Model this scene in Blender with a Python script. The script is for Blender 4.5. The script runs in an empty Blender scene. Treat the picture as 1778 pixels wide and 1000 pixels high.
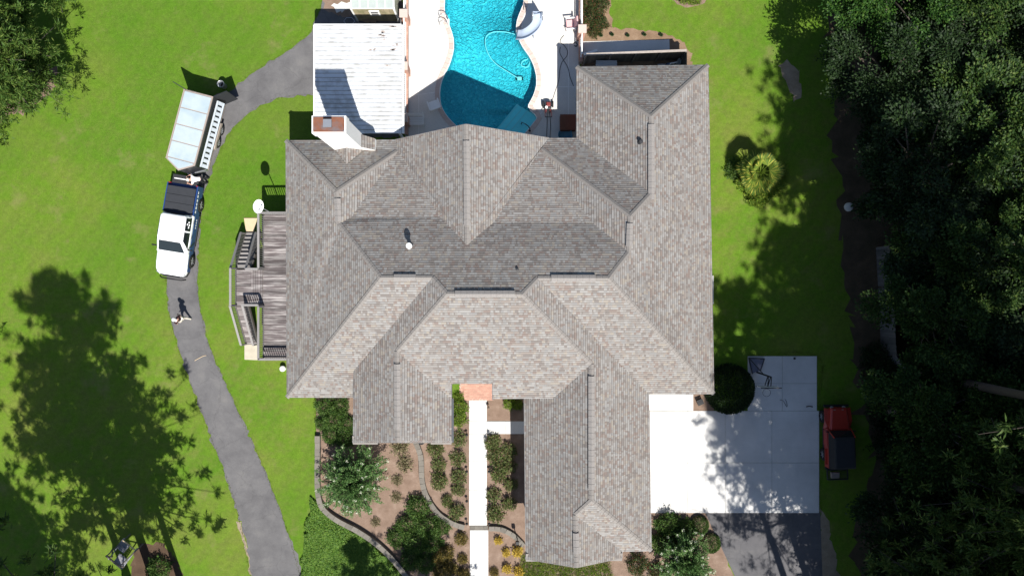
import bpy, bmesh, math, random
import numpy as np
from mathutils import Vector, Matrix
from mathutils.geometry import tessellate_polygon
random.seed(7); rng = np.random.default_rng(7)
R = math.radians
sc = bpy.context.scene
# ------------------------------------------------------------------ camera, sky, sun, exposure
CH = 45.0; SC = 28.0                      # drone height, photo pixels per metre on the ground
cd = bpy.data.cameras.new('camera'); cam = bpy.data.objects.new('camera', cd)
sc.collection.objects.link(cam); cam.location = (0, 0, CH); cam.rotation_euler = (0, 0, 0)
cd.sensor_width = 36; cd.lens = 18/((1778/2/SC)/CH); cd.clip_end = 1500; sc.camera = cam
SDX, SDY = -0.245, 0.70                   # ground shift of a shadow per metre of height
SUNEL = math.atan2(1, math.hypot(SDX, SDY))
wd = bpy.data.worlds.new('World'); sc.world = wd; wd.use_nodes = True
wn = wd.node_tree.nodes; sky = wn.new('ShaderNodeTexSky'); sky.sky_type = 'NISHITA'; sky.sun_disc = False
sky.sun_elevation = SUNEL; sky.sun_rotation = math.atan2(-SDX, -SDY); sky.air_density = 1.0; sky.dust_density = 0.6
wn['Background'].inputs[1].default_value = 0.075
wd.node_tree.links.new(sky.outputs[0], wn['Background'].inputs[0])
sl = bpy.data.lights.new('sun', 'SUN'); sl.energy = 5.0; sl.angle = R(0.5); sl.color = (1, 0.965, 0.9)
sun = bpy.data.objects.new('sun', sl); sc.collection.objects.link(sun); sun.location = (20, -60, 80)
sun.rotation_euler = Vector((SDX, SDY, -1)).to_track_quat('-Z', 'Y').to_euler()
sc.view_settings.view_transform = 'Standard'; sc.view_settings.look = 'None'
sc.view_settings.exposure = 0.75; sc.view_settings.gamma = 1
# ------------------------------------------------------------------ helpers
def P(px, py, z=0.0):
    k = (1-z/CH)/SC
    return ((px-889)*k, (500-py)*k, z)
def G(px, py): return P(px, py)[:2]
col = sc.collection
def tag(o, label=None, cat=None, group=None, kind=None):
    if label: o['label'] = label
    if cat: o['category'] = cat
    if group: o['group'] = group
    if kind: o['kind'] = kind
    return o
def thing(name, label, cat, loc=(0, 0, 0), rz=0, group=None):
    o = bpy.data.objects.new(name, None); col.objects.link(o); o.empty_display_size = .2
    o.location = loc; o.rotation_euler = (0, 0, rz); return tag(o, label, cat, group)
def link(name, me, parent=None, loc=(0, 0, 0), rz=0, scale=None):
    o = bpy.data.objects.new(name, me); col.objects.link(o); o.parent = parent
    o.location = loc; o.rotation_euler = (0, 0, rz)
    if scale: o.scale = scale
    return o
def mesh(name, v, f, mat, smooth=False):
    me = bpy.data.meshes.new(name); me.from_pydata([tuple(map(float, p)) for p in v], [], f); me.update()
    me.materials.append(mat)
    if smooth: me.polygons.foreach_set('use_smooth', [True]*len(me.polygons))
    return me
class MB:
    def __init__(s): s.v = []; s.f = []
    def add(s, v, f):
        b = len(s.v); s.v += [tuple(p) for p in v]; s.f += [[i+b for i in q] for q in f]; return s
    def box(s, c, d, rz=0, rx=0, ry=0):
        m = Matrix.Translation(c) @ Matrix.Rotation(rz, 4, 'Z') @ Matrix.Rotation(ry, 4, 'Y') @ Matrix.Rotation(rx, 4, 'X')
        v = [m @ Vector((d[0]*x/2, d[1]*y/2, d[2]*z/2)) for x in (-1, 1) for y in (-1, 1) for z in (-1, 1)]
        return s.add(v, [(0,1,3,2),(4,6,7,5),(0,4,5,1),(2,3,7,6),(0,2,6,4),(1,5,7,3)])
    def bar(s, a, b, w, h=None):
        a = Vector(a); b = Vector(b); h = h or w; d = (b-a); L = d.length
        q = d.to_track_quat('Y', 'Z').to_matrix().to_4x4(); m = Matrix.Translation((a+b)/2) @ q
        v = [m @ Vector((w*x/2, L*y/2, h*z/2)) for x in (-1, 1) for y in (-1, 1) for z in (-1, 1)]
        return s.add(v, [(0,1,3,2),(4,6,7,5),(0,4,5,1),(2,3,7,6),(0,2,6,4),(1,5,7,3)])
    def tube(s, pts, rad, n=8, cap=True):
        pts = [Vector(p) for p in pts]; k = len(pts)
        if not hasattr(rad, '__len__'): rad = [rad]*k
        v = []; f = []
        for i, p in enumerate(pts):
            t = (pts[min(i+1, k-1)]-pts[max(i-1, 0)]).normalized()
            a = t.cross(Vector((0, 0, 1)) if abs(t.z) < .9 else Vector((1, 0, 0))).normalized(); b = t.cross(a)
            for j in range(n):
                w = 2*math.pi*j/n; v.append(p+(a*math.cos(w)+b*math.sin(w))*rad[i])
        for i in range(k-1):
            for j in range(n): f.append((i*n+j, i*n+(j+1) % n, (i+1)*n+(j+1) % n, (i+1)*n+j))
        if cap: f.append(list(range(n))[::-1]); f.append([(k-1)*n+j for j in range(n)])
        return s.add(v, f)
    def lathe(s, c, prof, n=20):
        v = []; f = []
        for (r, z) in prof:
            for j in range(n): v.append((c[0]+r*math.cos(2*math.pi*j/n), c[1]+r*math.sin(2*math.pi*j/n), c[2]+z))
        for i in range(len(prof)-1):
            for j in range(n): f.append((i*n+j, i*n+(j+1) % n, (i+1)*n+(j+1) % n, (i+1)*n+j))
        return s.add(v, f)
    def prism(s, poly, z0, z1):
        n = len(poly); a = sum(poly[i][0]*poly[(i+1) % n][1]-poly[(i+1) % n][0]*poly[i][1] for i in range(n))
        if a < 0: poly = poly[::-1]
        v = [(x, y, z0) for x, y in poly]+[(x, y, z1) for x, y in poly]
        tri = tessellate_polygon([[Vector((x, y, 0)) for x, y in poly]])
        f = [(i, (i+1) % n, n+(i+1) % n, n+i) for i in range(n)]
        for t in tri:
            t = list(t); p = [poly[i] for i in t]
            ar = (p[1][0]-p[0][0])*(p[2][1]-p[0][1])-(p[2][0]-p[0][0])*(p[1][1]-p[0][1])
            if ar < 0: t = t[::-1]
            f.append([i+n for i in t]); f.append(t[::-1])
        return s.add(v, f)
    def xprism(s, prof, x0, x1):              # profile in (y,z) extruded along x
        m = MB().prism(prof, x0, x1); return s.add([(p[2], p[0], p[1]) for p in m.v], m.f)
    def loft(s, secs, cap=True):
        n = len(secs[0]); v = [p for q in secs for p in q]; f = []
        for i in range(len(secs)-1):
            for j in range(n): f.append((i*n+j, i*n+(j+1) % n, (i+1)*n+(j+1) % n, (i+1)*n+j))
        if cap: f.append(list(range(n))[::-1]); f.append([(len(secs)-1)*n+j for j in range(n)])
        return s.add(v, f)
    def me(s, name, mat, smooth=False): return mesh(name, s.v, s.f, mat, smooth)
    def build(s, name, mat, parent=None, smooth=False, bevel=0, loc=(0, 0, 0), rz=0, kind=None, sub=0):
        o = link(name, s.me(name, mat, smooth), parent, loc, rz)
        bm = bmesh.new(); bm.from_mesh(o.data); bmesh.ops.recalc_face_normals(bm, faces=bm.faces); bm.to_mesh(o.data); bm.free()
        if bevel:
            b = o.modifiers.new('bevel', 'BEVEL'); b.width = bevel; b.segments = 2; b.limit_method = 'ANGLE'; b.angle_limit = R(35)
        if sub:
            b = o.modifiers.new('sub', 'SUBSURF'); b.levels = sub; b.render_levels = sub
        if kind: o['kind'] = kind
        return o
def copy_tree(o, parent=None):
    c = o.copy(); col.objects.link(c); c.parent = parent
    for ch in list(o.children): copy_tree(ch, c)
    return c
ORD = ['first','second','third','fourth','fifth','sixth','seventh','eighth','ninth','tenth','eleventh','twelfth']
def smooth_line(pts, n=6):                    # Catmull-Rom
    pts = [np.array(p, float) for p in pts]; q = [2*pts[0]-pts[1]]+pts+[2*pts[-1]-pts[-2]]; out = []
    for i in range(1, len(q)-2):
        a, b, c, d = q[i-1], q[i], q[i+1], q[i+2]
        for t in np.linspace(0, 1, n, endpoint=False):
            out.append(.5*((2*b)+(c-a)*t+(2*a-5*b+4*c-d)*t*t+(3*b-a-3*c+d)*t**3))
    out.append(pts[-1]); return [tuple(p) for p in out]
# ------------------------------------------------------------------ materials
def nt(name):
    m = bpy.data.materials.new(name); m.use_nodes = True; t = m.node_tree
    return m, t, t.nodes, t.links, t.nodes['Principled BSDF']
def noise(t, scale, detail=4, vec=None, rough=.6):
    n = t.nodes.new('ShaderNodeTexNoise'); n.inputs['Scale'].default_value = scale; n.inputs['Detail'].default_value = detail
    n.inputs['Roughness'].default_value = rough
    if vec is not None: t.links.new(vec, n.inputs['Vector'])
    return n
def ramp(t, fac, stops, interp='LINEAR'):
    n = t.nodes.new('ShaderNodeValToRGB'); n.color_ramp.interpolation = interp; e = n.color_ramp.elements
    while len(e) > 1: e.remove(e[0])
    e[0].position = stops[0][0]; e[0].color = (*stops[0][1], 1)
    for p, c in stops[1:]:
        q = e.new(p); q.color = (*c, 1)
    t.links.new(fac, n.inputs[0]); return n
def mixc(t, fac, a, b, mode='MIX'):
    n = t.nodes.new('ShaderNodeMix'); n.data_type = 'RGBA'; n.blend_type = mode
    for s, val in ((n.inputs[0], fac), (n.inputs[6], a), (n.inputs[7], b)):
        if hasattr(val, 'is_linked'): t.links.new(val, s)
        elif isinstance(val, tuple): s.default_value = (*val, 1)
        else: s.default_value = val
    return n.outputs[2]
def pos(t): return t.nodes.new('ShaderNodeNewGeometry').outputs['Position']
def bump(t, h, strength, dist=.02):
    b = t.nodes.new('ShaderNodeBump'); b.inputs['Strength'].default_value = strength; b.inputs['Distance'].default_value = dist
    t.links.new(h, b.inputs['Height']); t.links.new(b.outputs[0], t.nodes['Principled BSDF'].inputs['Normal'])
def M(name, c, rough=.8, var=.2, scale=6, bmp=.0, metal=0, rnd=0, spec=.3, c2=None, s2=1.2):
    m, t, N, L, b = nt(name); b.inputs['Roughness'].default_value = rough; b.inputs['Metallic'].default_value = metal
    b.inputs['Specular IOR Level'].default_value = spec
    p = pos(t); n = noise(t, scale, 5, p)
    base = tuple(c)
    src = mixc(t, n.outputs[0], tuple(x*(1-var) for x in c), tuple(min(1, x*(1+var)) for x in c))
    if c2:
        n2 = noise(t, s2, 4, p); r2 = ramp(t, n2.outputs[0], [(.45, (0, 0, 0)), (.65, (1, 1, 1))]); src = mixc(t, r2.outputs[0], src, tuple(c2))
    if rnd:
        oi = N.new('ShaderNodeObjectInfo'); mr = N.new('ShaderNodeMapRange'); mr.inputs[3].default_value = 1-rnd; mr.inputs[4].default_value = 1+rnd
        L.new(oi.outputs['Random'], mr.inputs[0]); hs = N.new('ShaderNodeHueSaturation'); L.new(src, hs.inputs['Color']); L.new(mr.outputs[0], hs.inputs['Value']); src = hs.outputs[0]
    L.new(src, b.inputs['Base Color'])
    if bmp: bump(t, n.outputs[0], bmp)
    return m
def M_leaf(name, stops, trans=.25, rough=.6):
    m, t, N, L, b = nt(name); g = N.new('ShaderNodeNewGeometry'); r = ramp(t, g.outputs['Random Per Island'], stops)
    n = noise(t, .7, 3, g.outputs['Position']); c = mixc(t, .35, r.outputs[0], mixc(t, n.outputs[0], (.25, .25, .25), (1, 1, 1)), 'MULTIPLY')
    L.new(c, b.inputs['Base Color']); b.inputs['Roughness'].default_value = rough; b.inputs['Specular IOR Level'].default_value = .25
    tr = N.new('ShaderNodeBsdfTranslucent'); L.new(c, tr.inputs[0]); mx = N.new('ShaderNodeMixShader'); mx.inputs[0].default_value = trans
    L.new(b.outputs[0], mx.inputs[1]); L.new(tr.outputs[0], mx.inputs[2]); L.new(mx.outputs[0], N['Material Output'].inputs[0]); return m
def M_grass():
    m, t, N, L, b = nt('lawn_grass'); p = pos(t)
    a = noise(t, .16, 5, p); c = noise(t, 1.3, 6, p, .7); d = noise(t, 14, 6, p, .85); w = noise(t, .05, 2, p)
    g = ramp(t, a.outputs[0], [(.3, (.072, .158, .012)), (.5, (.102, .180, .016)), (.68, (.144, .182, .030))]).outputs[0]
    g = mixc(t, ramp(t, c.outputs[0], [(.42, (0, 0, 0)), (.75, (.8, .8, .8))]).outputs[0], g, (.135, .14, .042))
    g = mixc(t, ramp(t, w.outputs[0], [(.4, (0, 0, 0)), (.6, (.5, .5, .5))]).outputs[0], g, (.056, .138, .010))
    wv = N.new('ShaderNodeTexWave'); wv.inputs['Scale'].default_value = .35; wv.inputs['Distortion'].default_value = 3; wv.inputs['Detail'].default_value = 3
    mp = N.new('ShaderNodeMapping'); mp.inputs['Rotation'].default_value = (0, 0, R(35)); L.new(p, mp.inputs[0]); L.new(mp.outputs[0], wv.inputs[0])
    g = mixc(t, .08, g, mixc(t, wv.outputs[0], (.35, .35, .35), (1, 1, 1)), 'MULTIPLY')
    g = mixc(t, .62, g, mixc(t, d.outputs[0], (.0, .03, .0), (2.0, 1.95, 1.9)), 'MULTIPLY')
    k_ = noise(t, 4.2, 5, p, .75); g = mixc(t, .55, g, mixc(t, k_.outputs[0], (.15, .2, .12), (1.85, 1.8, 1.75)), 'MULTIPLY')
    f = noise(t, .45, 7, p, .65); g = mixc(t, ramp(t, f.outputs[0], [(.58, (0, 0, 0)), (.78, (.6, .6, .6))]).outputs[0], g, (.21, .17, .085))
    L.new(g, b.inputs['Base Color']); b.inputs['Roughness'].default_value = .9; b.inputs['Specular IOR Level'].default_value = .1
    bump(t, d.outputs[0], .8, .05); return m
def M_ground(name, c1, c2, c3, fine=30, mid=1.1, bmp=.6, rough=.95):
    m, t, N, L, b = nt(name); p = pos(t); a = noise(t, mid, 6, p, .65); d = noise(t, fine, 3, p, .7); e = noise(t, .22, 4, p)
    g = ramp(t, a.outputs[0], [(.3, c1), (.55, c2), (.75, c3)]).outputs[0]
    g = mixc(t, .5, g, mixc(t, d.outputs[0], (.4, .4, .4), (1.5, 1.5, 1.5)), 'MULTIPLY')
    g = mixc(t, .3, g, mixc(t, e.outputs[0], (.4, .4, .4), (1.5, 1.5, 1.5)), 'MULTIPLY')
    L.new(g, b.inputs['Base Color']); b.inputs['Roughness'].default_value = rough; b.inputs['Specular IOR Level'].default_value = .15
    bump(t, d.outputs[0], bmp, .03); return m
def M_shingle(name):
    m, t, N, L, b = nt(name); a = N.new('ShaderNodeAttribute'); a.attribute_name = 'tab'
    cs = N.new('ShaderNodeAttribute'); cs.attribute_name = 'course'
    r = ramp(t, a.outputs['Fac'], [(0, (.168, .151, .142)), (.14, (.202, .187, .176)), (.3, (.222, .210, .200)), (.46, (.248, .240, .232)),
             (.62, (.208, .202, .198)), (.74, (.216, .190, .173)), (.85, (.186, .152, .138)), (.94, (.250, .226, .198))], 'CONSTANT')
    p = pos(t); n = noise(t, 45, 3, p, .8); n2 = noise(t, .35, 4, p)
    g = mixc(t, .35, r.outputs[0], mixc(t, n.outputs[0], (.4, .4, .4), (1.6, 1.6, 1.6)), 'MULTIPLY')
    g = mixc(t, .3, g, mixc(t, n2.outputs[0], (.68, .68, .68), (1.42, 1.4, 1.37)), 'MULTIPLY')
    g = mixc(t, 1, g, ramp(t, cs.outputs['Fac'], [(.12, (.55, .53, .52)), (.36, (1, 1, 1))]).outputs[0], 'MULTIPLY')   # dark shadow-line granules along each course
    L.new(g, b.inputs['Base Color']); b.inputs['Roughness'].default_value = .95; b.inputs['Specular IOR Level'].default_value = .1
    bump(t, n.outputs[0], .3, .01); return m
m_grass = M_grass(); m_sh = M_shingle('shingle')
m_asph = M_ground('asphalt', (.095, .092, .095), (.13, .126, .128), (.165, .158, .154), 34, .8, .5)
m_asph2 = M_ground('dark_asphalt', (.085, .083, .09), (.11, .107, .112), (.14, .135, .135), 40, .9, .3)
m_mulch = M_ground('mulch', (.17, .115, .085), (.225, .158, .12), (.29, .215, .17), 26, 1.6, 1.0)
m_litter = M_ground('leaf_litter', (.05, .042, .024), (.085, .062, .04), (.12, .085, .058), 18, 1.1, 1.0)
for m_ in (m_asph, m_asph2):                      # hairline cracks
    t_ = m_.node_tree; vo = t_.nodes.new('ShaderNodeTexVoronoi'); vo.feature = 'DISTANCE_TO_EDGE'; vo.inputs['Scale'].default_value = .42
    nn_ = noise(t_, 1.2, 4, pos(t_)); mv = t_.nodes.new('ShaderNodeVectorMath'); mv.operation = 'ADD'; t_.links.new(pos(t_), mv.inputs[0]); t_.links.new(nn_.outputs['Color'], mv.inputs[1]); t_.links.new(mv.outputs[0], vo.inputs['Vector'])
    bs = t_.nodes['Principled BSDF'].inputs['Base Color']; src_ = bs.links[0].from_socket
    t_.links.new(mixc(t_, ramp(t_, vo.outputs['Distance'], [(.0, (.22, .22, .22)), (.015, (0, 0, 0))]).outputs[0], src_, (.04, .04, .04)), bs)
m_dirt = M_ground('pale_dirt', (.2, .16, .11), (.27, .22, .16), (.33, .28, .21), 20, 1.6, .6)
m_conc = M_ground('concrete', (.5, .495, .48), (.58, .57, .555), (.64, .63, .61), 30, .5, .1, .85)
m_patio = M_ground('patio_concrete', (.52, .5, .47), (.58, .56, .53), (.62, .6, .57), 30, .5, .1, .85)
m_stonegrey = M('kerb_concrete', (.155, .14, .12), .9, .3, 9, .3, rnd=.16)
m_brick = M('pink_brick', (.42, .24, .185), .9, .22, 14, .3, rnd=.14)
m_coping = M('coping_brick', (.49, .395, .35), .9, .15, 12, .2, rnd=.1)
m_white = M('white_paint', (.72, .72, .71), .5, .06, 4)
m_whitem = M('white_metal', (.74, .75, .76), .4, .06, 3, c2=(.66, .66, .66), s2=.9)
m_stucco = M('white_stucco', (.78, .77, .75), .9, .06, 8, .2)
m_wall = M('painted_wall', (.62, .6, .56), .9, .08, 6, .2)
m_gut = M('gutter_dark', (.055, .06, .068), .5, .2, 5)
m_gutw = M('gutter_pale', (.36, .36, .37), .5, .15, 5)
m_cap = M('ridge_cap', (.2, .184, .172), .95, .25, 12, .2)
m_vent = M('ridge_vent_shingle', (.215, .2, .19), .95, .25, 10, .2)
m_black = M('black_plastic', (.014, .014, .016), .5, .2, 6)
m_rubber = M('tyre_rubber', (.018, .018, .018), .85, .2, 9)
m_dkmetal = M('dark_metal', (.03, .03, .033), .5, .2, 6)
m_steel = M('steel', (.42, .43, .45), .35, .1, 6, metal=.7)
m_rust = M('rusty_cap', (.17, .07, .042), .85, .35, 4, .2, c2=(.13, .1, .1), s2=2.2)
m_deck = M('weathered_board', (.115, .098, .098), .95, .35, 5, .4, rnd=.4, c2=(.27, .25, .245), s2=1.5)
for n_ in [q for q in m_deck.node_tree.nodes if q.type == 'TEX_NOISE']:
    mp_ = m_deck.node_tree.nodes.new('ShaderNodeMapping'); mp_.inputs['Scale'].default_value = (.55, 5, 1); l_ = n_.inputs['Vector'].links[0]; m_deck.node_tree.links.new(l_.from_socket, mp_.inputs[0]); m_deck.node_tree.links.new(mp_.outputs[0], n_.inputs['Vector'])
m_rail = M('weathered_rail', (.2, .19, .185), .95, .2, 9, .2, rnd=.15)
m_fence = M('fence_board', (.14, .12, .105), .95, .25, 6, .3, rnd=.25)
m_ply = M('pale_board', (.6, .46, .3), .9, .12, 6, .1)
m_bark = M('bark', (.1, .08, .065), .95, .4, 10, .8)
m_pinebark = M('pine_bark', (.062, .05, .042), .95, .35, 9, .8)
m_glass = M('vehicle_glass', (.012, .016, .018), .06, .1, 3, spec=.6)
m_tblue = M('blue_wrap', (.017, .045, .16), .3, .12, 2, spec=.5)
m_twhite = M('white_car_paint', (.78, .79, .8), .28, .03, 2, spec=.5)
m_red = M('red_car_paint', (.32, .03, .018), .32, .15, 2, spec=.5)
m_softtop = M('black_canvas', (.02, .021, .024), .8, .25, 5, .15)
m_alu = M('trailer_roof', (.36, .42, .45), .5, .1, 2, c2=(.30, .37, .41), s2=.9)
m_trim = M('trailer_trim', (.3, .25, .22), .5, .12, 6)
m_skin = M('skin', (.5, .29, .21), .6, .06, 8)
m_oakleaf = M_leaf('oak_leaf', [(0, (.010, .034, .005)), (.45, (.024, .076, .010)), (.8, (.047, .12, .016)), (1, (.09, .165, .028))])
m_oakleaf2 = M_leaf('pale_oak_leaf', [(0, (.012, .034, .005)), (.45, (.03, .07, .011)), (.8, (.056, .106, .018)), (1, (.11, .155, .032))])
m_darkleaf = M_leaf('dark_leaf', [(0, (.008, .02, .006)), (.6, (.016, .038, .009)), (1, (.034, .066, .016))])
m_needle = M_leaf('pine_needle', [(0, (.03, .065, .014)), (.6, (.06, .11, .022)), (1, (.11, .15, .034))], .2)
m_bush = M_leaf('bush_leaf', [(0, (.028, .075, .013)), (.5, (.062, .13, .022)), (.85, (.105, .18, .034)), (1, (.16, .21, .055))])
m_rose = M_leaf('rose_leaf', [(0, (.06, .095, .025)), (.5, (.125, .18, .046)), (.78, (.2, .235, .08)), (.9, (.22, .10, .07)), (1, (.3, .22, .13))])
m_yellow = M_leaf('gold_leaf', [(0, (.3, .22, .03)), (.4, (.55, .38, .05)), (1, (.75, .55, .09))])
m_mustard = M_leaf('mustard_leaf', [(0, (.05, .06, .015)), (.5, (.16, .13, .03)), (1, (.32, .22, .06))])
m_dry = M_leaf('dry_leaf', [(0, (.1, .11, .045)), (.5, (.21, .19, .095)), (1, (.34, .27, .17))])
m_red_leaf = M_leaf('photinia_leaf', [(0, (.025, .05, .014)), (.6, (.055, .09, .022)), (.85, (.1, .1, .03)), (1, (.3, .05, .04))])
m_lime = M_leaf('lime_leaf', [(0, (.06, .14, .014)), (.5, (.13, .22, .022)), (1, (.26, .31, .035))])
m_ivy = M_leaf('ground_cover_leaf', [(0, (.05, .125, .012)), (.5, (.09, .19, .02)), (1, (.16, .26, .034))])
m_palm = M_leaf('palm_leaf', [(0, (.07, .14, .02)), (.5, (.15, .23, .03)), (.85, (.3, .34, .05)), (1, (.5, .46, .08))])
m_myrtle = M_leaf('myrtle_leaf', [(0, (.04, .11, .025)), (.5, (.085, .185, .045)), (1, (.16, .25, .08))])
m_flower = M('white_blossom', (.62, .64, .5), .8, .08, 12)
# ------------------------------------------------------------------ ground and paving
def sheet(name, poly, z, mat, holes=(), parent=None):
    loops = [[Vector((x, y, 0)) for x, y in poly]]+[[Vector((x, y, 0)) for x, y in h] for h in holes]
    v = [(p.x, p.y, z) for l in loops for p in l]; f = []
    for t in tessellate_polygon(loops):
        a, b, c = (v[i] for i in t)
        f.append(t if (b[0]-a[0])*(c[1]-a[1])-(c[0]-a[0])*(b[1]-a[1]) > 0 else t[::-1])
    o = link(name, mesh(name, v, f, mat), parent)
    if parent is None: o['kind'] = 'structure'
    return o
def jag(pts, amp=.06, step=.22):              # break a polyline into short wandering pieces
    out = []
    for i in range(len(pts)):
        a = np.array(pts[i]); b = np.array(pts[(i+1) % len(pts)]); L = np.linalg.norm(b-a); n = max(1, int(L/step))
        for k in range(n):
            q = a+(b-a)*k/n; out.append(tuple(q+rng.normal(0, amp, 2)))
    return out
POOL = [G(*p) for p in smooth_line([(773,-60),(771,0),(770.5,21),(776,39),(783.6,57),(787,75),(785,94),(777,117),(768,133),(763,153),(762,169),(767,190),(777,205),(789,218),
        (812,235),(842,250),(868,258),(884,258),(900,247),(915,230),(930,211),(934.5,203),(932,197),(918,189),(918,182),(925,172),(932,153),(933,135),(929,117),(921.5,99),(908.5,81),(899,62),(897,49),(900.7,31),(907,16),(911,0),(915,-60),(880,-130),(810,-130)], 3)]
PAT = [G(704,-160), G(1006,-160), G(1006,262), G(704,262)]
BIG = [(-260,-260),(260,-260),(260,260),(-260,260)]
STEP = [G(913.6,186), G(934,199), G(931,210), G(906,238), G(876,245), G(872,230)]
sheet('lawn', BIG, 0, m_grass, [PAT])
HOLE = [G(773,-60)]
PO = POOL
patio = sheet('pool_patio', PAT, .012, m_patio, [PO])
lt = [(437,1010),(415,900),(395,835),(365,755),(340,690),(318,630),(303,580),(291,520),(290,470),(293,430),(300,390),(312,340),(330,290),(350,240),(375,195),(400,160),(440,125),(490,95),(530,66),(548,35),(560,-10),(563,-150)]
rt = [(525,1010),(500,925),(480,870),(455,805),(430,750),(405,695),(380,640),(360,590),(347,530),(343,480),(345,420),(352,350),(365,300),(385,255),(412,215),(445,188),(490,170),(545,164)]
lt = [(480,1500)]+lt; rt = [(590,1500)]+rt
drive = [G(*p) for p in smooth_line(lt, 5)]+[G(700,-150), G(700,240), G(546,240)]+[G(*p) for p in smooth_line(rt, 5)][::-1]
sheet('asphalt_driveway', jag(drive, .055, .2), .006, m_asph)
verge = [G(p[0]-3, p[1]) for p in lt]+[G(p[0]+3, p[1]) for p in rt[::-1]]
sheet('dry_verge', jag([G(*p) for p in [(411,905),(418,905),(442,1000),(434,1000),(428,962)]], .05), .003, m_dirt)
sheet('dirt_patch', jag([G(*p) for p in [(560,-20),(612,-20),(612,26),(590,27),(565,20)]], .08), .010, m_mulch)
sheet('concrete_patch', jag([G(*p) for p in [(574,8),(606,2),(607,17),(582,22)]], .05), .014, m_conc)
bed = [(549,690),(549,850),(556,880),(583,902),(620,920),(650,941),(680,968),(716,1005),(716,1080),(1130,1080),(1130,690)]
sheet('mulch_bed', [G(*p) for p in bed], .004, m_mulch)
sheet('mulch_bed_east', jag([G(*p) for p in [(1120,886),(1226,889),(1250,930),(1272,1000),(1290,1080),(1100,1080),(1100,950)]], .05), .008, m_mulch)
sheet('mulch_patch', jag([G(*p) for p in [(1202,680),(1240,680),(1240,716),(1202,716)]], .03), .005, m_mulch)
sheet('shrub_bed', jag([G(*p) for p in [(1007,-30),(1062,-30),(1060,20),(1066,50),(1120,54),(1160,57),(1184,72),(1200,90),(1200,130),(1007,130)]], .08), .005, M_ground('bed_soil', (.17,.11,.07),(.23,.155,.1),(.28,.2,.14),24,1.5,.9))
sheet('flower_bed_edge', jag([G(*p) for p in [(1160,-20),(1225,-20),(1225,8),(1195,13),(1165,4)]], .1), .005, m_mulch)
sheet('pine_straw', jag([G(*p) for p in [(-40,110),(60,105),(102,122),(96,150),(70,178),(40,195),(-40,205)]], .12), .005, m_mulch)
sheet('pine_straw_south', jag([G(*p) for p in [(240,945),(285,940),(310,975),(318,1020),(250,1040),(225,990)]], .12), .005, M_ground('red_straw', (.06,.038,.025),(.085,.055,.036),(.11,.075,.05),20,1.5,.9))
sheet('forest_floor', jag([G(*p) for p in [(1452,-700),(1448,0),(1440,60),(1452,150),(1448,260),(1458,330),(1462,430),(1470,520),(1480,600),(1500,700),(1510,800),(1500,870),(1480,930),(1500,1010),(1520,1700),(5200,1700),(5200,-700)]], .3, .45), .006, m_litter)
sheet('dirt_patch_east', jag([G(*p) for p in [(1350,112),(1372,104),(1384,120),(1390,160),(1380,180),(1366,150)]], .1), .005, m_dirt)
sheet('gravel_verge', jag([G(*p) for p in [(1424,880),(1436,905),(1450,960),(1462,1010),(1470,1100),(1424,1100)]], .08), .005, m_dirt)
apron = sheet('asphalt_apron', [G(*p) for p in [(1224,889),(1424,889),(1428,1000),(1440,1300),(1330,1300),(1276,1000)]], .010, m_asph2)
def slab_set(name, rects, mat, z=.035):
    o = sheet(name, [rects[0][0], rects[0][1], rects[0][2], rects[0][3]], .011, M(name+'_joint', (.1,.095,.085), .95))
    for r in rects: MB().prism(r, .009, z+random.uniform(-.003, .003)).build('slab', mat, o)
    return o
def rect(x0, y0, x1, y1, g=.012):
    a = G(x0, y0); b = G(x1, y1); return [(a[0]+g, a[1]-g), (b[0]-g, a[1]-g), (b[0]-g, b[1]+g), (a[0]+g, b[1]+g)]
rs = []
for (xa, xb) in ((1128,1194),(1194,1259),(1259,1340),(1340,1422)):
    for (ya, yb) in ((713,803),(803,890)): rs.append(rect(xa, ya, xb, yb, .008))
rs += [rect(1298,618,1358,665.5,.008), rect(1358,618,1418,665.5,.008), rect(1298,665.5,1358,713,.008), rect(1358,665.5,1418,713,.008), rect(1120,660,1204,713,.02)]
slab_set('concrete_driveway', rs, m_conc)
ys = [690,731,753,800,850,911.5]
rs = [rect(814.5, ys[i], 845.5, ys[i+1], .006) for i in range(5)]+[rect(816,919.5,848,962,.006), rect(816,962,848,1010,.006), rect(816,1010,848,1080,.006), rect(845.5,731,878,753,.006), rect(878,731,914,753,.006)]
slab_set('front_walk', rs, m_conc, .05)
rs = []
br = sheet('brick_porch', rect(798,640,858,694), .03, M('porch_mortar', (.4,.33,.3), .95))
bme = MB().box((0,0,0), (.195,.095,.05)).me('brick', m_brick)
for i in range(11):
    for j in range(19):
        x, y = G(800.5+i*5.75+(2.8 if j % 2 else 0), 642+j*2.85)
        if x < G(856,0)[0]: link('brick', bme, br, (x, y, .04+random.uniform(-.004,.004)))
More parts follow.
